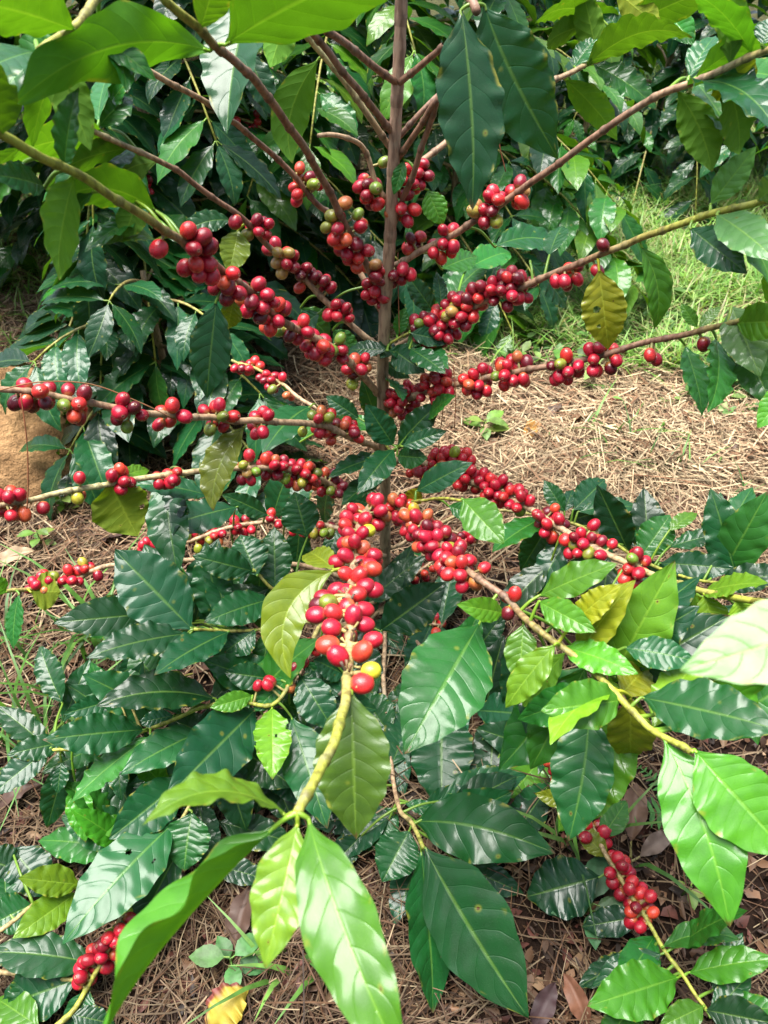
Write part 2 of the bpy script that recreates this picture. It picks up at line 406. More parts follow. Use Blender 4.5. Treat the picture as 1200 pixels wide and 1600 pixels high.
# bare clay mound at the left
def build_mound():
    mb = MB(); c = ground(5, 690); n = 48; vs, fs, ts = [], [], []
    for j in range(n):
        for i in range(n):
            a, r = 2 * math.pi * i / n, j / (n - 1)
            x, y = c.x + .30 * r * math.cos(a), c.y + .24 * r * math.sin(a)
            k = 1 + .25 * mnoise.noise(Vector((math.cos(a) * 1.4, math.sin(a) * 1.4, 5)))
            h = .15 * k * math.cos(min(1, r) * math.pi / 2) ** 1.1 + .020 * mnoise.noise(Vector((x * 22, y * 22, 1))) + .007 * mnoise.noise(Vector((x * 90, y * 90, 1)))
            vs.append((x, y, gz(x, y) + h - .03 * sstep(r, .7, 1))); ts.append((.42, .25, .12))
    for j in range(n - 1):
        for i in range(n): fs.append((j * n + i, j * n + (i + 1) % n, (j + 1) * n + (i + 1) % n, (j + 1) * n + i))
    for k in range(len(fs)): fs[k] = fs[k][::1]
    mb.add(vs, fs, ts)
    return tag(mb.build('soil_mound', M_GROUND), kind='structure'), c
_, MOUND_C = build_mound()
def on_mound(x, y): return ((x - MOUND_C.x) / .27) ** 2 + ((y - MOUND_C.y) / .21) ** 2 < 1

# pine straw lying over the soil
def ribbons(mb_list, P0, DIR, LEN, W, CURV, TINTS, lift, nseg=3):
    """flat thin strips as numpy arrays: one block of verts/faces"""
    n = len(P0); k = nseg + 1
    V = np.zeros((n, k, 2, 3)); t = np.linspace(-.5, .5, k)
    ang = DIR[:, None] + CURV[:, None] * t[None, :]
    dx, dy = np.cos(ang), np.sin(ang)
    step = LEN[:, None] / nseg
    cx = np.cumsum(dx * step, 1) - dx * step * .5; cy = np.cumsum(dy * step, 1) - dy * step * .5
    cx -= cx.mean(1, keepdims=True); cy -= cy.mean(1, keepdims=True)
    z = P0[:, 2][:, None] + lift[:, 0][:, None] + lift[:, 1][:, None] * t[None, :] * 2
    for sgn, q in ((-1, 0), (1, 1)):
        V[:, :, q, 0] = P0[:, 0][:, None] + cx - sgn * dy * W[:, None] * .5
        V[:, :, q, 1] = P0[:, 1][:, None] + cy + sgn * dx * W[:, None] * .5
        V[:, :, q, 2] = z + sgn * W[:, None] * .35 * np.cos(DIR * 7)[:, None]
    return V
def quick_mesh(name, V, nper, faces_per, tints, mat, uv=None):
    """V (n, nper, 3); faces_per list of index quads inside one item; tints (n,3)"""
    n = len(V); me = bpy.data.meshes.new(name)
    F = np.array(faces_per, np.int32); nf = len(F)
    allF = (F[None] + (np.arange(n) * nper)[:, None, None]).reshape(-1, 4)
    me.vertices.add(n * nper); me.vertices.foreach_set('co', V.reshape(-1).astype(np.float32))
    me.loops.add(allF.size); me.loops.foreach_set('vertex_index', allF.reshape(-1).astype(np.int32))
    me.polygons.add(len(allF)); me.polygons.foreach_set('loop_start', np.arange(len(allF), dtype=np.int32) * 4)
    at = me.attributes.new('tint', 'FLOAT_COLOR', 'POINT'); a = np.ones((n, nper, 4), np.float32); a[:, :, :3] = tints[:, None, :]
    at.data.foreach_set('color', a.ravel())
    if uv is not None:
        ul = me.uv_layers.new(name='UVMap'); U = np.broadcast_to(np.array(uv, np.float32)[None], (n, nper, 2)).reshape(-1, 2)
        ul.data.foreach_set('uv', U[allF.reshape(-1)].ravel())
    me.materials.append(mat); me.update(calc_edges=True); me.validate()
    return me
def build_straw():
    N = 78000
    # areas seen by the photo and a margin round it
    X, Y = [], []
    while len(X) < N:
        y = rng.uniform(.10, 3.2); half = .38 + y * .58
        x = rng.uniform(-half, half)
        d = dryness(x, y); dens = .34 + .66 * d
        dens *= 1 - .8 * sstep(y + .45 * x, 1.68, 2.2)
        dens *= .22 + .78 * sstep(mnoise.noise(Vector((x * 4.2, y * 4.2, 2))) + .6 * mnoise.noise(Vector((x * 11, y * 11, 5))), -.35, .25)
        dens *= .28 + .72 * sstep(y, .70, 1.2)
        if ((x - .36) / .16) ** 2 + ((y - .42) / .11) ** 2 < 1: dens *= .25       # bare soil at the lower right          # bare soil at the lower right
        if on_mound(x, y): dens *= .04
        if rng.random() < dens: X.append(x); Y.append(y)
    X, Y = np.array(X), np.array(Y)
    Z = np.array([gz(a, b) for a, b in zip(X, Y)])
    D = np.array([dryness(a, b) for a, b in zip(X, Y)])
    lay = np.array([mnoise.noise(Vector((a * 2.1, b * 2.1, 7))) for a, b in zip(X, Y)])
    DIR = lay * 3.0 + rng.normal(.2, 1.0, N)
    LEN = rng.uniform(.05, .17, N); W = rng.uniform(.0010, .0026, N) * np.clip(.45 + .5 * Y, .5, 1.0); CURV = rng.normal(0, .45, N)
    hgt = rng.random(N)
    lift = np.stack([.003 + .026 * hgt ** 1.5, rng.normal(0, .012, N)], 1)
    lift[:, 1] = np.clip(lift[:, 1], -lift[:, 0], lift[:, 0])
    pale = np.array((.52, .40, .245)); red = np.array((.165, .082, .040)); tan = np.array((.25, .165, .095)); dark = np.array((.060, .032, .018))
    r = rng.random(N)[:, None]; Dn = np.clip(D + rng.normal(0, .16, N), 0, 1)[:, None]
    warm = np.where(r < .45, tan, np.where(r < .8, red, np.where(r < .93, dark, pale)))
    dry = np.where(r < .52, pale, np.where(r < .80, tan * 1.3, np.where(r < .94, red * 1.2, dark * 1.5)))
    T = warm * (1 - Dn) + dry * Dn; T *= rng.uniform(.55, 1.3, (N, 1)) * np.clip(.42 + .5 * Y, .55, 1.0)[:, None]  # tint darkens toward the viewer, partly for the shade of leaves
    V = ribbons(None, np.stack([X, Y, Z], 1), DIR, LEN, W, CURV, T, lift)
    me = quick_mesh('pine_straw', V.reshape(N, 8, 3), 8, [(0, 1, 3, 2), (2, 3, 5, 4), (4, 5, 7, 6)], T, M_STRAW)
    o = bpy.data.objects.new('pine_straw', me); COL.objects.link(o)
    tag(o, 'dry pine needle litter covering the ground around the coffee plants', 'straw', kind='stuff')
build_straw()

def build_crumbs():
    N = 15000; X = []; r = rng
    while len(X) < N:
        y = r.uniform(.10, 2.2); half = .38 + y * .58; x = r.uniform(-half, half)
        if r.random() < 1 - .72 * dryness(x, y) and not on_mound(x, y): X.append((x, y, gz(x, y)))
    P = np.array(X); az = r.uniform(0, 6.28, N); S = r.uniform(.002, .009, N) * r.uniform(.5, 1.6, N); A = r.uniform(.25, .8, N)
    V = np.zeros((N, 6, 3)); ring = [(-1, 0), (-.4, .9), (.5, .8), (1, .1), (.4, -.9), (-.5, -.7)]
    for k, (a, b) in enumerate(ring):
        a2 = a * S * r.uniform(.7, 1.3, N); b2 = b * S * A * r.uniform(.6, 1.3, N)
        V[:, k, 0] = P[:, 0] + np.cos(az) * a2 - np.sin(az) * b2; V[:, k, 1] = P[:, 1] + np.sin(az) * a2 + np.cos(az) * b2
        V[:, k, 2] = P[:, 2] + .004 + .010 * r.random(N) * 1.0 + .35 * S * r.normal(0, 1, N)
    pal = np.array([(.055, .028, .016), (.09, .045, .024), (.16, .085, .045), (.035, .02, .014), (.24, .15, .085), (.10, .035, .025)])
    T = pal[r.integers(0, 6, N)] * r.uniform(.7, 1.3, (N, 1))
    o = bpy.data.objects.new('leaf_litter', quick_mesh('leaf_litter', V, 6, [(0, 1, 2, 3), (0, 3, 4, 5)], T, M_DRY)); COL.objects.link(o)
    tag(o, 'broken brown bits of dead leaves and bark on the damp soil', 'litter', kind='stuff')
build_crumbs()

# ------------------------------------------------------------------ the coffee plant in front
PLANT0 = ground(603, 935)
def trunk_t(y):
    v = (800 - y) / FPX; return PLANT0.y / (cP + v * sP)
plant = thing('coffee_plant', 'large coffee plant full of red cherries in the middle', 'coffee plant', PLANT0)
BROWN, GREY, TANB, GREENB, PALEB = (.25, .135, .082), (.34, .25, .155), (.44, .30, .175), (.33, .35, .045), (.50, .47, .22)
def trunk_pts():
    px = [(628, -330), (627, -150), (627, 0), (622, 120), (615, 250), (609, 380), (602, 480), (598, 580), (599, 680), (602, 780), (602, 880), (603, 950)]
    return [pt(x, y, trunk_t(y)) for x, y in px]
TR = trunk_pts()
mb = MB(); P = catmull([tuple(p) for p in TR], 8); n = len(P)
rad = []; tin = []
for i, p in enumerate(P):
    f = i / (n - 1); r = .0047 + .0036 * f ** .8
    r *= 1 + .10 * max(0, math.sin(i * 1.57)) ** 6 + .04 * mnoise.noise(Vector((i * .7, 0, 0)))
    rad.append(r); tin.append(lerp((.37, .24, .165), GREY, sstep(f, .35, .6)))
P[-1] = P[-1] - Vector((0, 0, .03))
tube(mb, P, rad, tin, 14)
acc, nxt = 0.0, .03
for i in range(1, n):
    d = (P[i] - P[i - 1]).length
    while acc + d > nxt:
        c = P[i - 1].lerp(P[i], (nxt - acc) / d); t = (P[i] - P[i - 1]).normalized(); r = rad[i]
        tube(mb, [c - t * .007, c - t * .002, c + t * .003, c + t * .008], [r * .97, r * 1.12, r * 1.09, r * .97], tuple(x * .8 for x in tin[i]), 14, False)
        nxt += .050 + .02 * math.sin(nxt * 91)
    acc += d
mb.build('trunk', M_BARK, plant, PLANT0)

# branches: path of (photo px, photo py, distance), radius at base and at end, colours along it
BR = {
 'L1': ([(603,470,.945),(575,420,.90),(540,350,.84),(505,280,.78),(465,217,.71),(435,172,.66),(395,120,.60),(342,78,.55),(312,47,.52),(250,-10,.48)], .0042,.0028,[TANB,BROWN,BROWN,BROWN,GREENB]),
 'L2': ([(602,500,.965),(560,420,.95),(515,340,.92),(495,320,.9),(445,260,.86),(357,185,.78),(320,160,.75),(203,92,.66)], .0038,.0026,[TANB,BROWN,BROWN,TANB]),
 'L3': ([(598,548,.995),(545,505,.97),(500,460,.95),(465,425,.93),(430,395,.91),(400,365,.88),(365,330,.85),(300,285,.8),(252,252,.76),(165,215,.70),(120,190,.66)], .0040,.0024,[TANB,TANB,BROWN,BROWN,PALEB]),
 'L4': ([(598,622,1.03),(560,580,.96),(520,545,.9),(480,522,.86),(440,500,.81),(400,465,.76),(350,425,.70),(310,395,.66),(262,365,.62),(200,320,.57),(100,265,.52),(0,213,.47),(-80,180,.44)], .0046,.0028,[TANB,TANB,BROWN,BROWN,GREENB,GREENB]),
 'L5': ([(602,690,1.08),(540,660,1.2),(480,630,1.22),(440,600,1.25),(410,580,1.28),(362,563,1.3)], .0036,.0022,[TANB,TANB,GREENB]),
 'L6': ([(601,705,1.09),(540,680,.98),(487,662,.94),(375,657,.87),(315,652,.83),(250,648,.78),(175,636,.75),(95,620,.72),(0,608,.69),(-80,600,.67)], .0042,.0026,[TANB,TANB,TANB,BROWN]),
 'L7': ([(602,800,1.14),(540,770,1.1),(480,740,1.05),(400,730,1.0),(300,738,.95),(220,748,.92),(150,760,.88),(70,776,.85),(0,792,.82),(-60,805,.8)], .0042,.0028,[TANB,TANB,PALEB,BROWN]),
 'L8': ([(603,870,1.2),(540,830,1.2),(470,815,1.22),(380,820,1.2),(310,840,1.18),(250,858,1.16),(222,868,1.15)], .0040,.0026,[TANB,TANB,TANB]),
 'L9': ([(603,920,1.24),(450,880,1.2),(300,875,1.15),(170,885,1.1),(120,903,1.08),(50,920,1.05),(0,925,1.02),(-40,930,1.)], .0040,.0024,[TANB,TANB,GREENB]),
 'R1': ([(608,420,.915),(650,398,.9),(720,360,.87),(790,315,.83),(850,272,.79),(940,205,.73),(1015,157,.69),(1075,130,.66),(1130,108,.63),(1200,75,.6),(1260,50,.58)], .0040,.0026,[TANB,BROWN,BROWN,TANB,GREENB]),
 'R0': ([(614,300,.855),(655,255,.86),(720,205,.87),(785,162,.87),(880,120,.88),(915,103,.88),(980,70,.9),(1040,25,.9),(1100,-20,.9)], .0036,.0024,[BROWN,TANB,GREENB]),
 'R2': ([(600,556,1.0),(640,530,.96),(675,512,.94),(755,473,.9),(825,445,.87),(900,412,.82),(980,382,.77),(1050,355,.72),(1130,330,.68),(1200,310,.65),(1280,288,.62)], .0042,.0028,[TANB,TANB,BROWN,GREENB,GREENB]),
 'R3': ([(600,645,1.05),(650,617,.99),(700,603,.96),(755,592,.93),(825,578,.9),(920,560,.86),(1005,537,.82),(1080,521,.78),(1150,503,.74),(1240,480,.7)], .0042,.0026,[TANB,TANB,BROWN,BROWN,GREENB]),
 'R4': ([(602,722,1.10),(650,720,1.06),(690,735,1.04),(760,760,1.02),(820,790,.99),(880,828,.94),(940,862,.90),(1010,892,.86),(1060,912,.82),(1150,935,.74),(1220,945,.66),(1330,960,.40),(1420,955,.34)], .0046,.0028,[TANB,TANB,TANB,GREENB,GREENB]),
 'R5': ([(602,820,1.16),(620,795,1.0),(655,815,.9),(690,850,.82),(735,895,.77),(790,935,.74),(840,985,.7),(930,1050,.66),(985,1105,.63),(1020,1140,.61),(1080,1175,.58)], .0042,.0024,[TANB,TANB,BROWN,GREENB,GREENB]),
 'F1': ([(602,808,1.15),(590,785,.95),(570,805,.8),(558,850,.75),(548,910,.69),(545,960,.63),(543,1030,.58),(538,1100,.53),(515,1170,.49),(490,1225,.46),(465,1270,.44)], .0044,.0030,[TANB,TANB,TANB,GREENB,GREENB]),
 'B1': ([(603,930,1.25),(650,895,1.26),(690,870,1.28),(745,850,1.3)], .003,.002,[TANB,TANB]),
 'B2': ([(603,950,1.27),(640,970,1.25),(690,978,1.24)], .003,.002,[TANB,TANB]),
 't1': ([(612,330,.87),(590,290,.85),(570,240,.83),(545,217,.8),(497,212,.78)], .0032,.0022,[TANB,TANB]),
 't2': ([(613,355,.885),(645,270,.82),(668,205,.78),(687,148,.74)], .0034,.0028,[BROWN,BROWN]),
 't3': ([(616,252,.83),(650,205,.785),(682,155,.745)], .0034,.0028,[BROWN,BROWN]),
 't4': ([(618,218,.81),(665,170,.80),(705,132,.80)], .0030,.0024,[BROWN,BROWN]),
 't5': ([(622,131,.772),(660,100,.74),(692,72,.715)], .0034,.0028,[BROWN,BROWN]),
 't6': ([(622,130,.772),(555,80,.72),(492,33,.67),(440,0,.63),(380,-40,.6)], .0036,.0028,[BROWN,BROWN]),
 't7': ([(618,212,.81),(575,160,.76),(545,122,.73),(515,80,.7),(472,37,.66),(420,-20,.62)], .0036,.0028,[BROWN,BROWN]),
 't8': ([(613,236,.822),(575,180,.79),(540,130,.76),(500,80,.73),(464,38,.7),(440,10,.68)], .0034,.0026,[BROWN,PALEB,PALEB]),
 'T1': ([(628,-200,.66),(330,-90,.56),(180,-20,.52),(116,44,.50),(60,80,.50)], .004,.0026,[BROWN,GREENB]),
 'T2': ([(628,-150,.675),(690,-60,.63),(735,0,.6),(745,18,.595)], .004,.0034,[BROWN,BROWN]),
 'T3': ([(628,-100,.69),(500,-60,.72),(395,-22,.75),(340,-5,.77)], .004,.0026,[BROWN,TANB]),
 'S1': ([(603,935,1.25),(540,955,1.1),(500,977,1.0),(485,1013,.97),(462,1053,.94),(427,1100,.92),(345,1098,.92),(225,1142,.92),(150,1165,.91),(78,1172,.90)], .0030,.0020,[TANB,GREENB,GREENB]),
 'S2': ([(603,945,1.26),(560,975,1.12),(487,970,1.04),(430,925,1.0),(395,890,.98)], .0028,.0018,[TANB,GREENB]),
 'S3': ([(603,950,1.26),(540,985,1.1),(487,972,1.02),(390,985,.97),(302,983,.92)], .0028,.0018,[TANB,GREENB]),
 'S4': ([(603,955,1.26),(510,990,1.1),(445,1085,.97),(352,1180,.92),(290,1270,.88),(262,1330,.88)], .0030,.0018,[TANB,TANB,GREENB]),
 'S5': ([(604,950,1.27),(600,1080,1.2),(618,1243,.97),(645,1288,.90),(662,1325,.86)], .0034,.0022,[TANB,TANB,GREENB]),
 'S6': ([(604,940,1.26),(690,1050,1.12),(770,1115,1.06),(845,1150,1.01),(882,1215,.96),(935,1312,.90),(965,1365,.87),(1005,1430,.84),(1040,1490,.81),(1070,1530,.795),(1105,1580,.775)], .0034,.0018,[TANB,TANB,TANB,GREENB,GREENB]),
 'S7': ([(603,860,1.2),(740,800,1.22),(885,815,1.14),(1000,873,1.05),(1075,903,1.0),(1150,915,.96)], .0028,.0018,[TANB,GREENB,GREENB]),
 'K1': ([(601,690,1.078),(610,705,1.04),(618,703,1.015),(622,700,1.0)], .0020,.0014,[GREENB,GREENB]),
 'K2': ([(598,570,1.0),(604,550,.97),(612,535,.96),(640,520,.95)], .0020,.0014,[GREENB,GREENB]),
 'K3': ([(602,790,1.13),(640,785,1.0),(690,778,.9),(722,782,.86)], .0022,.0016,[GREENB,GREENB]),
}
BPOLY = {}; BOBJ = {}; BPX = {}
def make_branch(parent, key, spec, origin, orad=1.0):
    path, r0, r1, cols = spec
    q = catmull([(*p, 0.0) for p in path], 6); q = [o[:3] for o in q]
    P = [ptc(*p) for p in q]
    n = len(P); mb = MB(); rad = []; ts = []
    acc = 0.0; nodes = []
    for i, p in enumerate(P):
        if i: acc += (P[i] - P[i - 1]).length
        f = i / (n - 1); k = f * (len(cols) - 1); a = min(int(k), len(cols) - 2)
        rad.append(orad * (r0 + (r1 - r0) * f)); ts.append(lerp(cols[a], cols[a + 1], k - a))
    # small kinks so that no stretch is ruler straight
    for i in range(1, n - 1): P[i] = P[i] + Vector((mnoise.noise(P[i] * 30), mnoise.noise(P[i] * 30 + Vector((9, 0, 0))), mnoise.noise(P[i] * 30 + Vector((0, 9, 0))))) * .0025
    tube(mb, P, rad, ts, 9)
    # nodes: ring swellings every few centimetres
    acc, nxt = 0.0, .02
    for i in range(1, n):
        d = (P[i] - P[i - 1]).length
        while acc + d > nxt:
            f = (nxt - acc) / d; c = P[i - 1].lerp(P[i], f); t = (P[i] - P[i - 1]).normalized(); r = rad[i]
            c2 = tuple(x * .7 for x in ts[i])
            tube(mb, [c - t * .004, c - t * .0015, c + t * .0015, c + t * .004], [r * .98, r * 1.25, r * 1.2, r * .98], c2, 9, False)
            nxt += .042 + .014 * math.sin(nxt * 333)
        acc += d
    o = mb.build('branch', M_BARK, parent, origin)
    BPOLY[key] = P; BOBJ[key] = o; BPX[key] = np.array(q)
    return o
for k, sp in BR.items():
    make_branch(plant, k, sp, pt(*sp[0][0]))

def nearest_on(key, p):
    best = None
    P = BPOLY[key]
    for i in range(len(P) - 1):
        a, b = P[i], P[i + 1]; ab = b - a; f = max(0, min(1, (p - a).dot(ab) / max(1e-12, ab.length_squared)))
        q = a + ab * f; d = (p - q).length
        if best is None or d < best[0]: best = (d, q, ab.normalized())
    return best
def nearest_branch(p, keys):
    return min(((nearest_on(k, p), k) for k in keys), key=lambda e: e[0][0])
NLEAF = [0]
def make_leaf(keys, spec, names='leaf'):
    bx, by, tx, ty, db, dt, w, cls = spec[:8]; o = spec[8] if len(spec) > 8 else {}
    B, T = ptc(bx, by, db), ptc(tx, ty, dt, .03)
    d = (T - B); L = d.length; dn = d.normalized(); M = (B + T) / 2
    vw = (CAMV - M).normalized(); n0 = (vw - dn * vw.dot(dn)).normalized()
    hw_px = w / FPX * (db + dt) / 2 / 2                   # half width that shows
    under = cls in ('u', 'U') or o.get('u')
    real = max(hw_px, L * .5 * o.get('ar', .40))
    roll = o.get('roll')
    if roll is None:
        a = math.acos(max(.15, min(1, hw_px / real)))
        n1, n2 = Matrix.Rotation(a, 3, dn) @ n0, Matrix.Rotation(-a, 3, dn) @ n0
        s = -1 if under else 1
        nn = n1 if n1.z * s > n2.z * s else n2
    else: nn = Matrix.Rotation(R(roll), 3, dn) @ n0
    if 'n' in o: nn = Vector(o['n']); nn = (nn - dn * nn.dot(dn)).normalized()
    if under: nn = -nn
    gl = o['gl'] if 'gl' in o else 1.0 if cls == 'w' else (.6 if cls in 'md' and random.Random(NLEAF[0] * 3 + 1).random() < .28 else 0)
    if gl and roll is None and 'n' not in o:               # blade turned to mirror the sun into view, for a glint
        H = (vw + SUNV).normalized(); H = (H - dn * H.dot(dn))
        if H.length > .2: nn = nn.lerp(H.normalized(), gl).normalized()
    sd = dn.cross(n0); NLEAF[0] += 1; sid = NLEAF[0] * 13 + 5; rr = random.Random(sid)
    ctrl = M + nn * (L * o.get('arch', rr.uniform(.06, .15))) * 1.0
    ctrl = ctrl + (RT * o.get('bx', 0) - UP * o.get('by', 0)) / FPX * db * 2
    (dist, q, tang), key = nearest_branch(B, keys)
    stalk = [q, q.lerp(B, .5) + Vector((0, 0, min(.02, dist * .12))), B] if dist > .004 else [q, B]
    base = TINT[cls]
    k = rr.uniform(.82, 1.2); tint = (base[0] * k * rr.uniform(.85, 1.2), base[1] * k, base[2] * k * rr.uniform(.8, 1.3))
    mb = MB()
    leaf_grid(mb, B, ctrl, T, nn, real, tint, nu=30 if 'holes' in o else 12, nv=110 if 'holes' in o else (60 if L > .06 else 30), holes=o.get('holes', ()), fold=o.get('fold', rr.uniform(.08, .26)), wav=o.get('wav', rr.uniform(.05, .11)),
              nw=o.get('nw', rr.uniform(3.5, 6.5)), twist=o.get('twist', rr.uniform(-.25, .25)), curl=o.get('curl', rr.uniform(.0, .25)), quilt=o.get('q', 1.0), seed=sid, stalk=stalk)
    return mb.build(names, M_LEAF, BOBJ[key], B)

